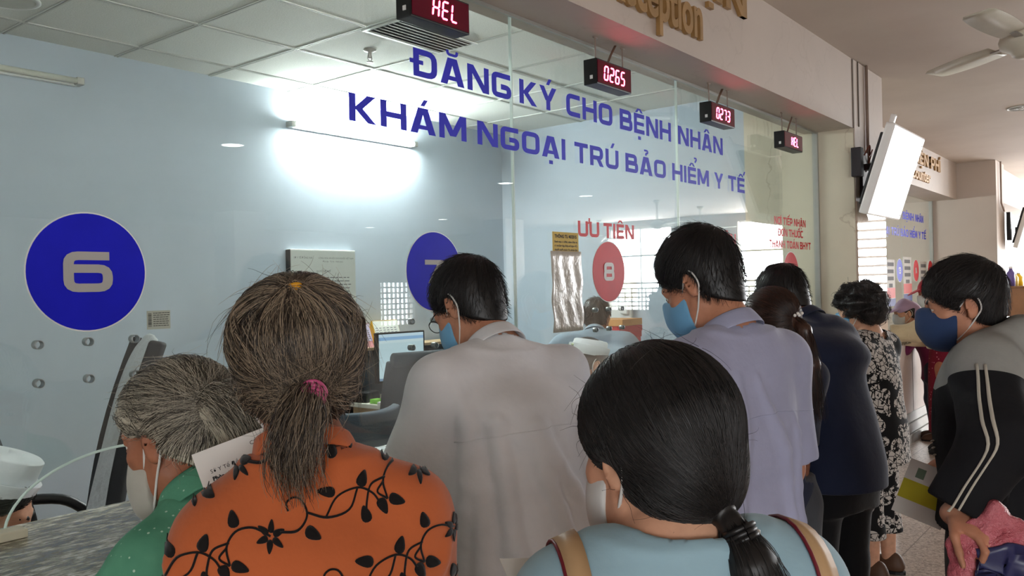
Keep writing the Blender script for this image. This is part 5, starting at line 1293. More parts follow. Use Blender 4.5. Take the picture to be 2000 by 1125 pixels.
C_uni = cloth('pale_blue_uniform', rgb(150, 168, 184), weave=700, wr=.4); C_nurse = cloth('white_uniform', rgb(222, 226, 230), weave=700); C_jean = cloth('dark_blue_cloth', rgb(40, 46, 66), weave=600); C_sleeve = cloth('grey_sun_sleeve', rgb(104, 92, 90), weave=600)
M_tie_g = plain('green_hair_tie_band', rgb(24, 104, 88), .6); M_tie_y = plain('yellow_hair_tie_band', rgb(214, 152, 24), .6); M_tie_p = plain('pink_hair_tie_band', rgb(196, 84, 130), .6); M_pearl = plain('pearl', rgb(226, 220, 212), .15)
def ring(f, c, ax, r, t, mat, name='hair_tie', turns=3, n=22):
    ax = V3(ax) / np.linalg.norm(ax); u = np.cross(ax, (.3, .2, 1)); u /= np.linalg.norm(u); w = np.cross(ax, u); mb = MB()
    for k in range(turns):
        q = [f.h(V3(c) + ax * (k - (turns - 1) / 2) * t * 1.7 + (u * math.cos(a) + w * math.sin(a)) * r * (1 + .06 * math.sin(3 * a + k))) for a in np.linspace(0, 2 * math.pi, n)]
        mb.tube(q, t, 7, cap=False)
    return mb.build(name, mat, f.root)
def tail_strands(rs, c, n, r0, path, r1, curl=.004, m=14):
    """ponytail hairs: start in a disc at c and follow path (offsets), spreading to r1"""
    P = spline([V3(c)] + [V3(c) + V3(p) for p in path], max(2, m // max(1, len(path)))); M_ = len(P); t = np.linspace(0, 1, M_)
    d = rs.normal(size=(n, 1, 3)); d /= np.linalg.norm(d, axis=-1, keepdims=True); rad = np.sqrt(rs.uniform(0, 1, (n, 1, 1)))
    spread = (r0 + (r1 - r0) * np.minimum(1, t * 1.6) ** .8)[None, :, None]
    ph = rs.uniform(0, 6.28, (n, 1, 3)); L = rs.uniform(.7, 1.06, (n, 1))
    ti = np.clip(t[None] * L, 0, 1) * (M_ - 1); i = np.minimum(ti.astype(int), M_ - 2); fr = (ti - i)[..., None]; B = P[i] * (1 - fr) + P[i + 1] * fr
    return B + d * rad * spread + curl * np.sin(t[None, :, None] * 7 + ph) * t[None, :, None]
def flyaways(S, rs, n, ln=.07, off=.02):
    A = rand_on(S, n, rs); d = rs.normal(size=A.shape) * .6 + V3((0, -.2, -.4)); g = S.grad(A); d -= g * (d * g).sum(1, keepdims=True) * .7
    return flow(S, A, A + d * ln, 9, .001, .002, rs, curl=.003, lift=lambda u: off * u ** 1.3)

# ---- man in white leaning over the counter
f = Fig('man in a loose white shirt leaning over the counter below the blue 7', atZ(915, 600, 2.12), -14, lean=15, hp=30, hy=14, b=1.0, sw=1.0, hs=.97, armL=((.20, .24, -.95), (.05, .9, -.12)), armR=((.30, .40, -.85), (-.1, .95, -.15)))
f.body(SK1); f.shirt(C_white, hem=.40, loose=.04, o=.014, sleeve=1.35, cut=.92, wob=.004,
  folds=[(150, .60, 205, .80, .026), (165, .50, 195, .78, .028), (215, .50, 212, .80, .026), (240, .48, 232, .76, .026), (130, .55, 150, .80, .024), (255, .60, 225, .81, .024), (185, .45, 178, .60, .024), (120, .48, 128, .66, .022)])
f.collar(C_white); f.seam(C_white); f.trousers(C_grey); f.shoes(M_shoe); f.mask(M_mask_b)
S, st = short_hair(11, t=.008, n=2600, ln=.05, low=-.098); f.hair(S, st, H_black); f.brows(H_black)
mb = MB(); 
for sg in (-1, 1): mb.tube([f.h((sg * .033 + .021 * math.cos(a), .104, .0 + .017 * math.sin(a))) for a in np.linspace(0, 6.283, 20)], .0012, 6); mb.tube([f.h((sg * .054, .102, .006)), f.h((sg * .072, .06, .010)), f.h((sg * .079, -.008, .014))], .0014, 6)
mb.tube([f.h((-.012, .106, .004)), f.h((.012, .106, .004))], .0012, 6); mb.build('spectacles', M_black, f.root)

# ---- lavender shirted man queueing behind
f = Fig('man in a lavender grey shirt looking down, right of the red 8', atZ(1370, 556, 2.08), -14, lean=0, hp=27, hy=12, b=.95, hs=1.0)
f.body(SK1); f.shirt(C_lav, hem=.42, loose=.012, o=.012, sleeve=1.3, cut=.9, folds=[(160, .55, 190, .80, .018), (215, .52, 205, .80, .018), (140, .5, 160, .74, .018), (235, .5, 230, .74, .018), (185, .45, 182, .6, .016)])
f.collar(C_lav); f.seam(C_lav, r=.001); f.trousers(C_black); f.shoes(M_shoe); f.mask(M_mask_b, lift=.008)
S, st = short_hair(21, t=.011, n=2800, ln=.05, low=-.098, top=.008, lift=.012, fringe=.05, up=.010, fdir=(0, .8, -.25)); f.hair(S, st, H_black); f.brows(H_black)

# ---- elderly woman in green
f = Fig('elderly woman in a green blouse with a grey ponytail at the left', atZ(349, 852, 1.5), 8, lean=10, hp=14, hy=10, hunch=14, b=.84, sw=.86, sd=.05, armL=((.25, .75, -.7), (.1, 1, .1)), armR=((.3, .7, -.7), (-.2, 1, .1)))
f.body(SK2, h=.006); f.shirt(C_green, hem=.44, loose=.02, o=.010, sleeve=1.2, cut=1.7, folds=[(230, .62, 235, .82, .012), (160, .6, 200, .78, .012), (250, .6, 262, .8, .012)]); f.collar(C_green, w=.05, flare=.03, r=.066, open_=70)
f.trousers(C_brown); f.shoes(M_sandal); f.mask(M_mask_g, drop=.022, lift=.004)
rs = np.random.RandomState(31); S = scalp(.017, .0, -.07, .045, True, (.004, .006, .002)); T1 = V3((-.034, -.097, .036))
A = rand_on(S, 3000, rs); B = np.tile(T1, (len(A), 1)) + rs.normal(size=A.shape) * .008
st = [(flow(S, A, B, 14, .0006, .004, rs, curl=.0016), .0006), (tail_strands(rs, T1, 2600, .020, [(-.004, -.042, .002), (.006, -.068, -.045), (.026, -.068, -.115)], .046, .006), .0006), (flyaways(S, rs, 160, .06, .022), .0004)]
S.chain([T1, T1 + (-.004, -.033, -.008), T1 + (.006, -.056, -.05), T1 + (.018, -.055, -.09)], [.012, .027, .034, .018], k=.012)
f.hair(S, st, H_grey); f.brows(H_grey); ring(f, T1 + (-.002, -.014, .002), (-.1, -1, -.1), .0175, .0035, M_tie_g)

# ---- woman in the orange embroidered blouse
f = Fig('elderly woman in an orange blouse with black embroidered vines, seen from behind', atZ(580, 712, 1.2), -37, lean=6, hp=-2, hy=2, hunch=6, b=.80, sw=.73, sd=.055, hs=.95, side=-5, armL=((.14, .22, -1), (.02, .6, -.7)), armR=((.16, .15, -1), (-.1, .6, -.7)))
f.body(SK2, h=.006); sh = f.shirt(C_orange, hem=.42, loose=.022, o=.012, sleeve=1.3, cut=1.65, wob=.003, folds=[(150, .74, 120, .80, .010), (170, .55, 195, .70, .010), (235, .74, 250, .80, .010)], neckr=.062)
f.collar(C_orange, w=.030, flare=.012, r=.062, open_=50, rise=.022)
M_emb = cloth('black_embroidery', rgb(18, 13, 13), weave=900, wr=.5, dist=.002)
KX = .00030; mbE = MB(); SH = f.shirtS; pc = f.p
EQ, EF, ES = [], [], []            # flat pattern points (metres across the back, up), faces, smooth
def emb(q):
    """pattern plane to the blouse surface, marching inwards; u runs to the right across the back"""
    q = np.asarray(q, float); zc = pc[3][2] - .06 + q[:, 1]; c = np.stack([np.interp(zc, [p[2] for p in pc[:4]], [p[i] for p in pc[:4]]) for i in (0, 1)], 1)
    d = np.tile((0.0, -1.0, 0.0), (len(q), 1)); P = np.stack([c[:, 0] + q[:, 0], c[:, 1], zc], 1) + d * .34
    for _ in range(30): P = P - d * np.clip((SH.val(P) - .0012) * .85, -.02, .06)[:, None]
    return P
def e_line(pts, ox, oy, w=.0024):
    P = spline([(ox + (x - 500) * KX, oy - (y - 780) * KX) for x, y in pts], 5); t = np.gradient(P, axis=0); t /= np.linalg.norm(t, axis=1, keepdims=True) + 1e-9; n = np.stack([-t[:, 1], t[:, 0]], 1) * w / 2
    o = len(EQ); k = len(P); EQ.extend((P + n).tolist()); EQ.extend((P - n).tolist()); EF.extend([(o + i, o + k + i, o + k + i + 1, o + i + 1) for i in range(k - 1)])
def e_blob(poly, ctr):
    n = len(poly); o = len(EQ); EQ.extend(np.vstack([[ctr], poly, (np.array(poly) + ctr) / 2]).tolist())
    for i in range(n):
        j = (i + 1) % n; EF.append((o, o + 1 + n + i, o + 1 + n + j)); EF.append((o + 1 + n + i, o + 1 + i, o + 1 + j, o + 1 + n + j))
def e_leaf(x, y, ang, ox, oy, L=78, Wd=44):
    c = np.array((ox + (x - 500) * KX, oy - (y - 780) * KX)); d = np.array((math.cos(R(ang)), math.sin(R(ang)))); n = np.array((-d[1], d[0])); pl = []
    for t in np.linspace(0, 2 * math.pi, 14, endpoint=False): pl.append(c + (d * math.cos(t) * L / 2 * (1 + .12 * math.cos(t)) + n * math.sin(t) * Wd / 2 * (1 - .35 * math.cos(t))) * KX)
    e_blob(np.array(pl), c)
def motif(ox, oy):
    for l in ([(330, 880), (322, 810), (362, 755), (430, 745), (500, 780)], [(540, 768), (612, 766), (656, 716), (640, 655), (605, 642), (576, 662), (580, 694)], [(655, 705), (740, 730), (835, 708), (880, 628)], [(735, 726), (792, 652), (880, 625), (940, 650), (968, 690)], [(905, 735), (915, 680), (942, 618), (1008, 594)], [(330, 880), (290, 850), (322, 812)]): e_line(l, ox, oy)
    for x, y, a, L in ((355, 712, 97, 66), (366, 886, -20, 72), (670, 780, -30, 70), (750, 630, 170, 78), (906, 594, 65, 70), (902, 735, 100, 66), (980, 704, -70, 66)): e_leaf(x, y, a, ox, oy, L)
    for k in range(6):
        a = 60 * k + 20; e_leaf(500 + 34 * math.cos(R(a)), 780 - 34 * math.sin(R(a)), a, ox, oy, 50, 24)
for i in range(-3, 4):
    for j in range(-4, 6):
        ox = (i * 675 + j * 122) * KX - .055 ; oy = (i * 200 - j * 270) * KX - .002
        if abs(ox) < .47 and -.36 < oy < .11: motif(ox, oy)
EP = emb(np.array(EQ)); EK = np.abs(SH.val(EP) - .0012) < .004; mbE.add(EP, [q for q in EF if all(EK[i] for i in q)], 0, True); eo = mbE.build('embroidery', M_emb, sh); md = eo.modifiers.new('s', 'SOLIDIFY'); md.thickness = .0012; md.offset = 0
f.trousers(C_black); f.shoes(M_sandal); f.mask(M_mask_w)
rs = np.random.RandomState(41); S = scalp(.020, .004, -.075, .045, True, (.002, .004, -.004)); T1 = V3((-.004, -.088, .103)); T2 = V3((.010, -.128, -.020))
top = rand_on(S, 1100, rs, lambda p: (p[:, 2] > .055) & (p[:, 1] > -.09)); side = rand_on(S, 2600, rs, lambda p: (p[:, 2] < .085))
st = [(flow(S, top, np.tile(T1, (len(top), 1)) + rs.normal(size=top.shape) * .006, 14, .001, .005, rs, curl=.0016), .0007),
      (flow(S, side, np.tile(T2, (len(side), 1)) + rs.normal(size=side.shape) * .010, 14, .0008, .005, rs, curl=.002), .0007),
      (flow(S, np.tile(T1, (900, 1)) + rs.normal(size=(900, 3)) * .006, T2 + rs.normal(size=(900, 3)) * (.020, .01, .012), 14, .003, .008, rs, mid=np.tile((T1 + T2) / 2, (900, 1)) + rs.normal(size=(900, 3)) * (.045, .004, .01), curl=.002), .0007),
      (tail_strands(rs, T2, 900, .012, [(-.006, -.028, -.018), (-.022, -.034, -.075), (-.016, -.016, -.128)], .042, .007), .0007), (flyaways(S, rs, 320, .08, .026), .00045)]
S.chain([T2, T2 + (-.006, -.022, -.022), T2 + (-.018, -.022, -.065), T2 + (-.014, -.010, -.105)], [.012, .024, .030, .010], k=.012)
f.hair(S, st, H_mix); ring(f, T1 + (0, -.004, .006), (0, -.7, -.6), .013, .0035, M_tie_y, turns=3); ring(f, T2 + (.004, -.014, -.006), (-.3, -1, -.8), .0165, .0036, M_tie_p, turns=4)

# ---- woman in pale blue, nearest to the camera
f = Fig('woman in a pale blue top with smooth black hair, nearest to the camera', atZ(1278, 884, 1.0), -40, lean=3, hp=9, hy=22, hunch=4, b=.82, sw=.78, hs=.95, neck=.5, armL=((.16, .2, -1), (-.15, .8, -.3)), armR=((.16, .1, -1), (-.1, .6, -.6)))
f.body(SK3, h=.006); sh = f.shirt(C_sky, hem=.42, loose=.022, o=.017, sleeve=1.3, cut=.9, neckr=.070, neckz=.008, neckk=.018, wob=.0, h=.005); SH = f.shirtS
f.trousers(C_grey); f.shoes(M_sandal); f.mask(M_mask_w, size=1.02, drop=.004)
rs = np.random.RandomState(51); S = scalp(.016, .0, -.10, .045, True, (.002, .004, .004), nape=.018, earr=(.024, .024), earz=-.026); T1 = V3((.004, -.108, -.082))
A = rand_on(S, 3200, rs); B = np.tile(T1, (len(A), 1)) + rs.normal(size=A.shape) * .007
st = [(flow(S, A, B, 16, .0003, .0012, rs), .00055), (tail_strands(rs, T1, 1300, .014, [(.004, -.020, -.05), (.016, -.022, -.14), (.028, -.015, -.25)], .040, .005, 16), .0006), (flyaways(S, rs, 60, .05, .02), .00035)]
S.chain([T1, T1 + (.004, -.018, -.045), T1 + (.014, -.018, -.12), T1 + (.026, -.012, -.22)], [.016, .027, .036, .020], k=.012)
f.hair(S, st, H_black); ring(f, T1 + (.002, -.010, -.012), (.1, -.4, -1), .018, .0035, M_black); 
mb = MB(); c = f.h(T1 + (.016, -.022, -.010)); mb.lathe([(.0005, -.004), (.004, -.002), (.004, .002), (.0005, .004)], 10, 0, Matrix.Translation(Vector(c))); mb.build('hair_pin', M_steel, f.root)
# bag with two beige straps worn on her back
M_strapb = plain('beige_strap_leather', rgb(186, 152, 112), .5, bump=.1); M_maroon = plain('maroon_piping', rgb(110, 20, 36), .5)
bg = thing('shoulder_bag', 'beige strapped bag worn over the pale blue shoulders', 'bag', f.root.location, f.root.rotation_euler.z)
def strap(a0, w=.024):
    cy, cz = f.p[3][1] + .01, f.p[3][2] - .11
    def march(dx):
        ph = np.radians(np.linspace(-55, 128, 26)); d = np.stack([0 * ph, -np.sin(ph), np.cos(ph)], 1); P = np.stack([a0 * (1 + .10 * np.sin(np.linspace(0, math.pi, 26))) + dx, 0 * ph + cy, 0 * ph + cz], 1) + d * .34
        for _ in range(30): P = P - d * np.clip((SH.val(P) - .003) * .8, -.02, .06)[:, None]
        return P
    L_, R_ = march(-w / 2), march(w / 2); pts = L_
    n = len(pts); mb = MB(); mb.add(np.vstack([L_, R_]), [(i, n + i, n + i + 1, i + 1) for i in range(n - 1)], 0, True); o = mb.build('strap', M_strapb, bg); md = o.modifiers.new('s', 'SOLIDIFY'); md.thickness = .004; md.offset = 0
    mb = MB(); mb.tube(L_ + (L_ - R_) * .06, .0022, 6); mb.build('piping', M_maroon, o)
strap(-.122); strap(.128)
mb = MB(); mb.box((-.13, f.p[1][1] - .235, f.p[1][2] - .10), (.13, f.p[1][1] - .125, f.p[1][2] + .20), bev=.03); mb.build('bag_body', M_strapb, bg)

# ---- ponytailed woman behind the lavender shirt
f = Fig('woman with a dark brown ponytail and pearl clip between the lavender and navy shirts', atZ(1502, 634, 2.98), -28, lean=-1, hp=8, hy=6, b=.78, sw=.80, armL=((.22, .1, -1), (.1, .5, -.8)), armR=((.12, -.02, -1), (-.02, .10, -1)))
f.reach('R', atZ(1537, 1010, 2.93), atZ(1516, 1075, 2.93), (1, 0, -.2)); f.body(SK2); f.shirt(C_jean, hem=.46, cut=.95, sleeve=1.0, loose=.004, o=.008); f.trousers(C_grey); f.shoes(M_sandal); f.mask(M_mask_w)
rs = np.random.RandomState(61); S = scalp(.014, .004, -.085, .045, True, nape=.012); T1 = V3((.0, -.122, .005)); A = rand_on(S, 1400, rs)
st = [(flow(S, A, np.tile(T1, (len(A), 1)) + rs.normal(size=A.shape) * .007, 12, .0004, .002, rs), .0008), (tail_strands(rs, T1, 500, .012, [(0, -.035, -.04), (0, -.05, -.16), (.01, -.04, -.34)], .026, .005), .0009)]
S.chain([T1, T1 + (0, -.032, -.04), T1 + (0, -.045, -.16), T1 + (.01, -.036, -.30)], [.014, .022, .026, .010], k=.012); f.hair(S, st, H_brown)
mb = MB()
for k in range(4): mb.lathe([(.0005, -.006), (.0045, -.004), (.006, 0), (.0045, .004), (.0005, .006)], 10, 0, Matrix.Translation(Vector(f.h(T1 + (-.014 + .010 * k, -.012 - .005 * (k % 2), .012 + .006 * (k % 2))))))
mb.build('pearl_clip', M_pearl, f.root)

# ---- man in navy polo
f = Fig('broad man in a navy polo shirt and black trousers bending to the counter', atZ(1529, 582, 3.3), -18, lean=15, hp=32, hy=4, hunch=3, b=.92, sw=.78, full=.022, armL=((.25, .5, -.9), (.1, 1, -.1)), armR=((.12, .42, -.9), (-.1, 1, -.1)))
f.body(SK2); f.shirt(C_navy, hem=.465, loose=.034, o=.016, sleeve=1.25, cut=.85, belly=.012, sk=.10); f.collar(C_navy, r=.066); f.trousers(C_black, o=.010); f.shoes(M_shoe); f.mask(M_mask_b)
S, st = short_hair(71, t=.008, n=1500, ln=.035, low=-.098); f.hair(S, [(q, .0009) for q in st], H_black)

# ---- woman in black and white floral
f = Fig('woman in a black and white floral blouse and trousers with curly dark hair', atZ(1676, 606, 4.32), -10, lean=3, hp=10, hy=4, b=.9, sw=.88, armL=((.15, .35, -.9), (.1, .95, .1)), armR=((.2, .2, -1), (0, .9, 0)))
f.body(SK3); f.shirt(C_floral, hem=.40, loose=.04, o=.016, sleeve=1.3, cut=1.3, neckr=.080, neckz=-.01); f.trousers(C_floral, loose=1.15, o=.020, end=.145, flare=1.25); f.shoes(M_sandal); f.mask(M_mask_b, lift=.006)
rs = np.random.RandomState(81); S = scalp(.020, .012, -.095, .04, True, (.010, .004, .004), nape=.022); S.wobble(.012, 90, 5); A = rand_on(S, 1500, rs); d = rs.normal(size=A.shape) * .6 + V3((0, -.3, -.6))
st = [(flow(S, A, A + d * .05, 9, .001, .006, rs, curl=.006, lift=lambda u: .008 * u), .0011)]; f.hair(S, st, H_soft); f.brows(H_soft)
mb = MB(); mb.lathe([(.0005, -.005), (.004, -.003), (.004, .003), (.0005, .005)], 10, 0, Matrix.Translation(Vector(f.h((-.083, -.006, -.040))))); mb.build('earring', M_pearl, f.root)

# ---- young man in the hooded jacket
def hood(S, g):
    p3 = g.p[3]; S.chain([p3 + V3((.085 * math.cos(R(a)), .078 * math.sin(R(a)) - .012, .012 - .030 * math.sin(R(a)) - (.02 if a in (-90,) else 0))) for a in (20, -25, -60, -90, -120, -155, -200)], [.024, .032, .040, .044, .040, .032, .024], k=.03)
    S.ell(p3 + V3((0, -.105, -.05)), (.085, .045, .075), k=.04)
f = Fig('young man in a black and grey hooded jacket and dark blue mask at the right', atZ(1880, 597, 2.3), 4, lean=4, hp=8, hy=14, b=.98, hs=.95, neck=.65, sd=.022, armL=((.45, -.22, -.78), (.40, .16, -.74)), armR=((.2, -.32, -.9), (-.10, .85, -.36)))
f.reach('L', atZ(1862, 1006, 1.97), atZ(1925, 1046, 1.90), (-.8, -.5, -.4), .86); f.reach('R', atZ(1848, 905, 2.42), atZ(1812, 920, 2.36), (.5, -.6, -.6))
f.body(SK1, h=.006, hands=(1.1, .7), hn=((.2, .3, -1), (-.8, 0, -.5)))
sh = f.shirt(C_hood, name='hooded_jacket', hem=.535, loose=.03, o=.022, sleeve=1.30, cut=1.92, ex=hood, neckr=.064, neckz=.004, wob=.005, folds=[(250, .52, 262, .72, .014), (285, .5, 280, .7, .014)])
s = NT('two_tone_fleece'); v = s.coord(); sx = s.n('ShaderNodeSeparateXYZ'); s.l(v, sx.inputs[0]); p3 = f.p[3]
ax_ = s.math('MAXIMUM', s.math('SUBTRACT', s.math('ABSOLUTE', sx.outputs[0]), .10), 0.0)
yoke = s.math('GREATER_THAN', s.math('SUBTRACT', sx.outputs[2], s.math('MULTIPLY', ax_, .42)), float(p3[2]) - .105)
band = s.math('MULTIPLY', s.math('LESS_THAN', sx.outputs[2], .535 * f.H + .055), s.math('GREATER_THAN', sx.outputs[2], .535 * f.H + .012)); band = s.math('MULTIPLY', band, s.math('LESS_THAN', sx.outputs[1], .02)); band = s.math('MULTIPLY', band, s.math('LESS_THAN', s.math('ABSOLUTE', sx.outputs[0]), .19))
nz_ = s.noise(v, 7, 4)
s.set(s.mix(s.math('MAXIMUM', yoke, band), s.ramp(nz_, ((.3, rgb(22, 22, 25)), (.7, rgb(30, 30, 33)))), s.ramp(nz_, ((.3, rgb(136, 136, 133)), (.7, rgb(154, 154, 150))))), .9, spec=.2); s.bump(s.math('ADD', s.noise(v, 26, 3), s.math('MULTIPLY', s.noise(v, 500, 1), .05)), .35, .006)
sh.data.materials.clear(); sh.data.materials.append(s.m)
A, B, C_ = f.sh['L'], f.el['L'], f.wr['L']
for k, dy in enumerate((-.012, .012)):
    base = [A + (0, 0, .035), A * .7 + B * .3, A * .4 + B * .6, B, B * .5 + C_ * .5, B * .1 + C_ * .9]
    c = np.array([b + V3((-.12, dy * 1.0, 0)) for b in spline(base, 5)]); Lw, Rw = f.shirtS.project(c + V3((0, -.0045, 0)), .0016, 6), f.shirtS.project(c + V3((0, .0045, 0)), .0016, 6); n = len(c)
    mb = MB(); mb.add(np.vstack([Lw, Rw]), [(i, i + 1, n + i + 1, n + i) for i in range(n - 1)], 0, True); o = mb.build('sleeve_stripe', C_stripe, sh); md = o.modifiers.new('s', 'SOLIDIFY'); md.thickness = .002; md.offset = 0
mb = MB()
for k in range(3):
    z = f.H * .64 + .022 * k; q = f.shirtS.project(np.array([(-.05 - .02 * i, .28, z + .004 * i) for i in range(5)]), .0016, 6); mb.tube(q, .004, 6, flat=.5)
mb.build('chest_stripe', C_stripe, sh)
f.trousers(C_black, loose=1.1); f.shoes(M_shoe); f.mask(M_mask_n, size=1.03, lift=.010, top=.010, bot=-.130)
S, st = short_hair(91, t=.015, n=2400, ln=.06, low=-.105, front=.03, fringe=.055, lift=.008, nape=.006, up=.004, top=.006, fdir=(0, .35, -.7)); f.hair(S, st, H_soft); f.brows(H_soft)
YOUNG = f
# pink plastic bag and papers he holds
s = NT('pink_plastic_film'); v = s.coord(); s.set(s.ramp(s.noise(v, 11, 4), ((.3, rgb(196, 84, 100)), (.7, rgb(226, 128, 138)))), .22, spec=.6); s.b.inputs['Transmission Weight'].default_value = .25; s.bump(s.noise(v, 24, 5, .7), .8, .02); M_pink = s.m
hl = f.Rz @ (f.wr['L'] + f.fd['L'] * .085) + V3(f.root.location)
S = Sdf(); S.ell((0, 0, -.115), (.105, .022, .085), k=.03); S.cone((0, 0, -.01), (-.05, 0, -.10), .008, .02, k=.03); S.cone((0, 0, -.01), (.06, 0, -.10), .008, .02, k=.03); S.cone((-.085, 0, -.17), (.09, 0, -.16), .018, .018, k=.03); S.wobble(.0045, 60, 3); S.wobble(.002, 150, 4)
P, F = S.mesh(.005); bgp = thing('plastic_bag', 'crumpled pink plastic bag with a dark blue panel held by the young man', 'bag', atZ(1945, 1080, 1.90) + V3((0, 0, .115)), R(-66))
np_mesh('film', P, F, M_pink, bgp)
q = S.project(np.array([(x, -.08, z) for z in np.linspace(-.165, -.100, 6) for x in np.linspace(-.055, .07, 10)]) + 0, .006, 6); mb = MB(); mb.add(q, [(r * 10 + c, r * 10 + c + 1, (r + 1) * 10 + c + 1, (r + 1) * 10 + c) for r in range(5) for c in range(9)], 0, True); o = mb.build('printed_panel', plain('indigo_print', rgb(44, 46, 88), .35), bgp); md = o.modifiers.new('s', 'SOLIDIFY'); md.thickness = .010
t = thing('document', 'yellow and white document sheet hanging in the young man\'s far hand', 'document', atZ(1824, 925, 2.30), R(-78))
Mr = Matrix.Rotation(R(20), 4, 'Y')
MB().box((-.065, -.001, -.14), (.065, .001, .018), M=Mr).build('sheet', M_paper, t); MB().box((-.0645, -.0016, -.095), (.0645, -.0009, -.040), M=Mr).build('yellow_band', plain('yellow_print', rgb(196, 186, 40), .7), t); MB().box((-.040, -.0016, -.028), (-.018, -.0009, .0), M=Mr).build('crest_print', plain('grey_green_print', rgb(110, 130, 110), .7), t)

# ---- lilac capped woman and red capped person at the far counter
f = Fig('woman in a lilac sun cap and white mask leaning on the far counter', atZ(1768, 612, 7.9), 22, lean=30, hp=6, hy=12, b=.95, armL=((.2, .6, -.8), (.1, 1, 0)), armR=((.2, .6, -.8), (-.1, 1, 0)))
f.body(SK3, h=.009); f.shirt(C_mag, hem=.42, cut=1.8, h=.009); f.trousers(C_jean, h=.011); f.shoes(M_sandal); f.mask(M_mask_w)
def cap(f, mat, brim=.075, flap=False, t=.014, name='sun_cap', tilt=-.25):
    S = Sdf(); S.ell((0, -.012, .040), (.0745 + t, .094 + t, .083 + t)); S.clip((0, tilt, -1), (0, 0, .040 if not flap else .030), .004)
    S.ell((0, .100 + brim * .35, .044), (.072, .05 + brim, .006), rotm(14), k=.012); 
    if flap: S.chain([(-.05, -.09, .02), (-.055, -.085, -.08), (-.05, -.06, -.15)], [.034, .036, .03], k=.03); S.chain([(.05, -.09, .02), (.055, -.085, -.08), (.05, -.06, -.15)], [.034, .036, .03], k=.03); S.chain([(0, -.105, .02), (0, -.105, -.08), (0, -.09, -.15)], [.034, .034, .03], k=.03); S.wobble(.005, 60, 2)
    P, F = S.mesh(.006); np_mesh(name, f.hc + (P * f.hs) @ f.hm.T, F, mat, f.root)
cap(f, C_lilac, .03, True); S = scalp(.008); f.hair(S, [], H_black, h=.008)
f = Fig('person in a red cap, cream jacket and crimson dotted dress behind the hooded young man', atZ(1818, 572, 7.25), 14, lean=6, hp=14, hy=10, b=1.0, armL=((.12, .75, -.5), (.05, 1, -.10)), armR=((.2, .5, -.8), (0, 1, 0)))
f.body(SK2, h=.009); f.shirt(C_cream, name='jacket', hem=.60, cut=1.85, o=.022, loose=.02, sleeve=1.3, h=.009, wob=.006); f.mask(M_mask_w); cap(f, C_redcap, .03); S = scalp(.008); f.hair(S, [], H_black, h=.008)
S = Sdf(); H = f.H; p0, p1 = f.p[0], f.p[1]; S.stack([(.12 * H, 0, 0, .17, .15), (.3 * H, 0, 0, .165, .14), (p0[2], p0[0], p0[1], .165, .13), (p1[2] + .03 * H, p1[0], p1[1], .14, .105)], n=2.1); S.wobble(.006, 22, 9, (1, 1, .15)); P, F = S.mesh(.010); np_mesh('dress', P, F, C_crimson, f.root); f.shoes(M_black)

# ---- staff inside the office
def nurse_cap(f, m=None, tall=.06, t=.012):
    mb = MB(); n = 36; vs = []; fs = []
    rows = [(1.02, .060), (1.08, .105), (1.06, .107), (.92, .100), (.88, .100 + tall), (.80, .105 + tall), (.0, .104 + tall)]
    for k, z in rows:
        for i in range(n):
            a = 2 * math.pi * i / n; vs.append(f.h((k * (.070 + t) * math.cos(a), -.022 + k * (.084 + t) * math.sin(a), z + .012 * math.sin(a) - .02)))
    for r in range(len(rows) - 1):
        for i in range(n): fs.append((r * n + i, r * n + (i + 1) % n, (r + 1) * n + (i + 1) % n, (r + 1) * n + i))
    mb.add(vs, fs, 0, True); o = mb.build('nurse_cap', C_nurse, f.root); md = o.modifiers.new('s', 'SOLIDIFY'); md.thickness = .003; md = o.modifiers.new('e', 'EDGE_SPLIT'); md.split_angle = R(50)
f = Fig('seated nurse in a white cap behind the glass at the lower left corner', atZ(-26, 998, 2.0), -118, lean=14, hp=28, hy=-6, H=1.58, seat=True, b=.92, armL=((.2, .5, -.8), (.1, 1, 0)), armR=((.2, .5, -.8), (-.1, 1, 0)))
f.body(SK3); f.shirt(C_nurse, hem=.47, cut=1.6); f.collar(C_nurse); f.trousers(C_nurse); f.shoes(M_shoe); f.mask(M_mask_b, drop=.012); S = scalp(.010, .0, -.085, .045, True, nape=.012); rs = np.random.RandomState(5); A = rand_on(S, 700, rs); f.hair(S, [(flow(S, A, np.tile((0, -.11, .0), (len(A), 1)), 10, .0004, .002, rs), .0008)], H_black); f.brows(H_black); nurse_cap(f, tall=.055)
f = Fig('nurse in a small white cap with tied hair, seen past the white shirt', atZ(1150, 712, 4.0), -112, lean=10, hp=20, hy=0, H=1.55, seat=True, b=.9)
f.body(SK3, h=.008); f.shirt(C_nurse, hem=.47, cut=.8, h=.008); f.trousers(C_nurse); f.shoes(M_shoe); f.mask(M_mask_b); S = scalp(.010, .0, -.08, .045, True, nape=.010); S.ell((0, -.135, .02), (.030, .030, .030), k=.012); f.hair(S, [], H_black); nurse_cap(f, tall=.03)
mb = MB()
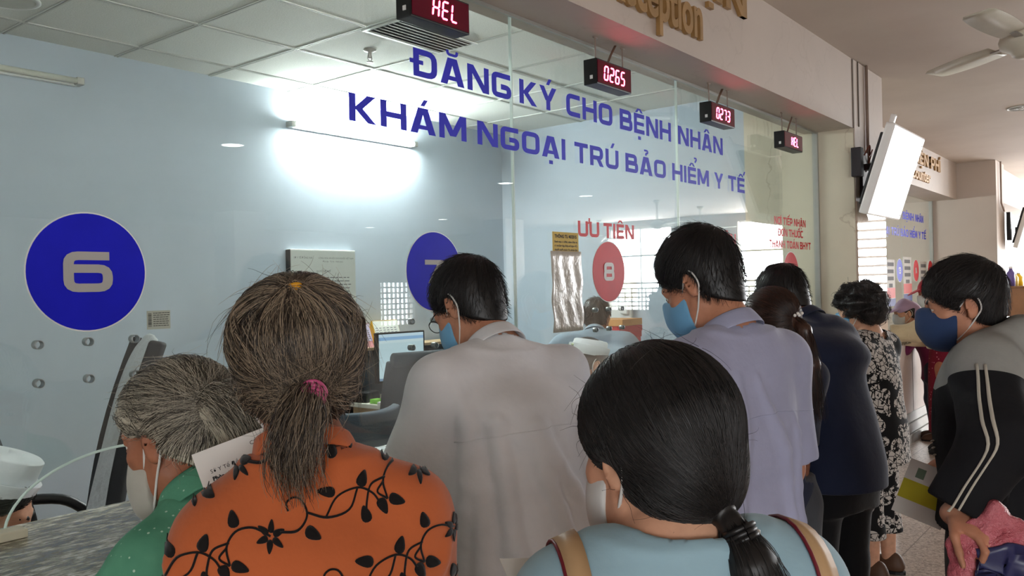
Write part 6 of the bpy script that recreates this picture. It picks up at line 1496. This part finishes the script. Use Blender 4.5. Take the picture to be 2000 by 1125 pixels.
for k in range(5): mb.lathe([(.0005, -.008), (.008, -.003), (.008, .003), (.0005, .008)], 8, 0, Matrix.Translation(Vector(f.h((.028 * math.cos(k * 1.26), -.125, .045 + .018 * math.sin(k * 1.26))))))
mb.build('flower_clip', plain('white_green_clip', rgb(206, 216, 180), .5), f.root)
f = Fig('clerk in a pale blue uniform leaning over papers with back turned, below the red 8', atZ(1166, 622, 5.3), -62, lean=26, hp=24, hy=-10, hunch=10, H=1.66, seat=True, b=1.05, armL=((.75, .45, -.6), (.1, .9, -.4)), armR=((.6, .5, -.6), (-.1, .9, -.4)))
f.body(SK1, h=.008); f.shirt(C_uni, hem=.47, cut=.95, o=.014, sleeve=1.35, h=.008, wob=.005); f.collar(C_uni); f.trousers(C_jean, h=.010); f.shoes(M_shoe); S, st = short_hair(15, t=.008, n=700, ln=.035, low=-.098); f.hair(S, [(q, .0012) for q in st], H_soft)
# slips of paper held in the queue
t = thing('paper_slip', 'printed white slip standing between the green and orange blouses', 'paper', atZ(470, 905, 1.30), R(-28))
Mr = Matrix.Rotation(R(-17), 4, 'Y'); MB().box((-.062, -.0006, -.055), (.105, .0006, .040), M=Mr).build('sheet', M_paper, t)
mb = MB(); n0 = np.array(Mr.to_3x3()) @ V3((1, 0, 0)); n1 = np.array(Mr.to_3x3()) @ V3((0, 0, 1))
for tx, x, z, sz, of in (('Sở Y Tế Đồng Nai', -.045, .002, .0088, 0), ('Phòng Khám Đa Khoa Ái Nghĩa Biên Hòa', -.045, -.010, .0088, .0004), ('Số: 1498/2021/GCT', -.045, -.022, .0088, 0), ('CỘNG HÒA XÃ HỘI CHỦ NGHĨA', .022, .022, .0088, 0), ('ĐỘC LẬP', .052, .011, .0082, .0003)): put_font(mb, tx, n0 * x + n1 * z + V3((0, -.0007, 0)), n0, n1, sz, offset=of)
mb.build('printing', M_ink, t)
t = thing('paper_slip', 'white sheet in the hands of the woman in pale blue, at the bottom edge', 'paper', atZ(1092, 1160, .93), R(-35))
MB().box((-.05, -.07, -.0006), (.05, .07, .0006), M=Matrix.Rotation(R(16), 4, 'X') @ Matrix.Rotation(R(6), 4, 'Y')).build('sheet', M_paper, t)
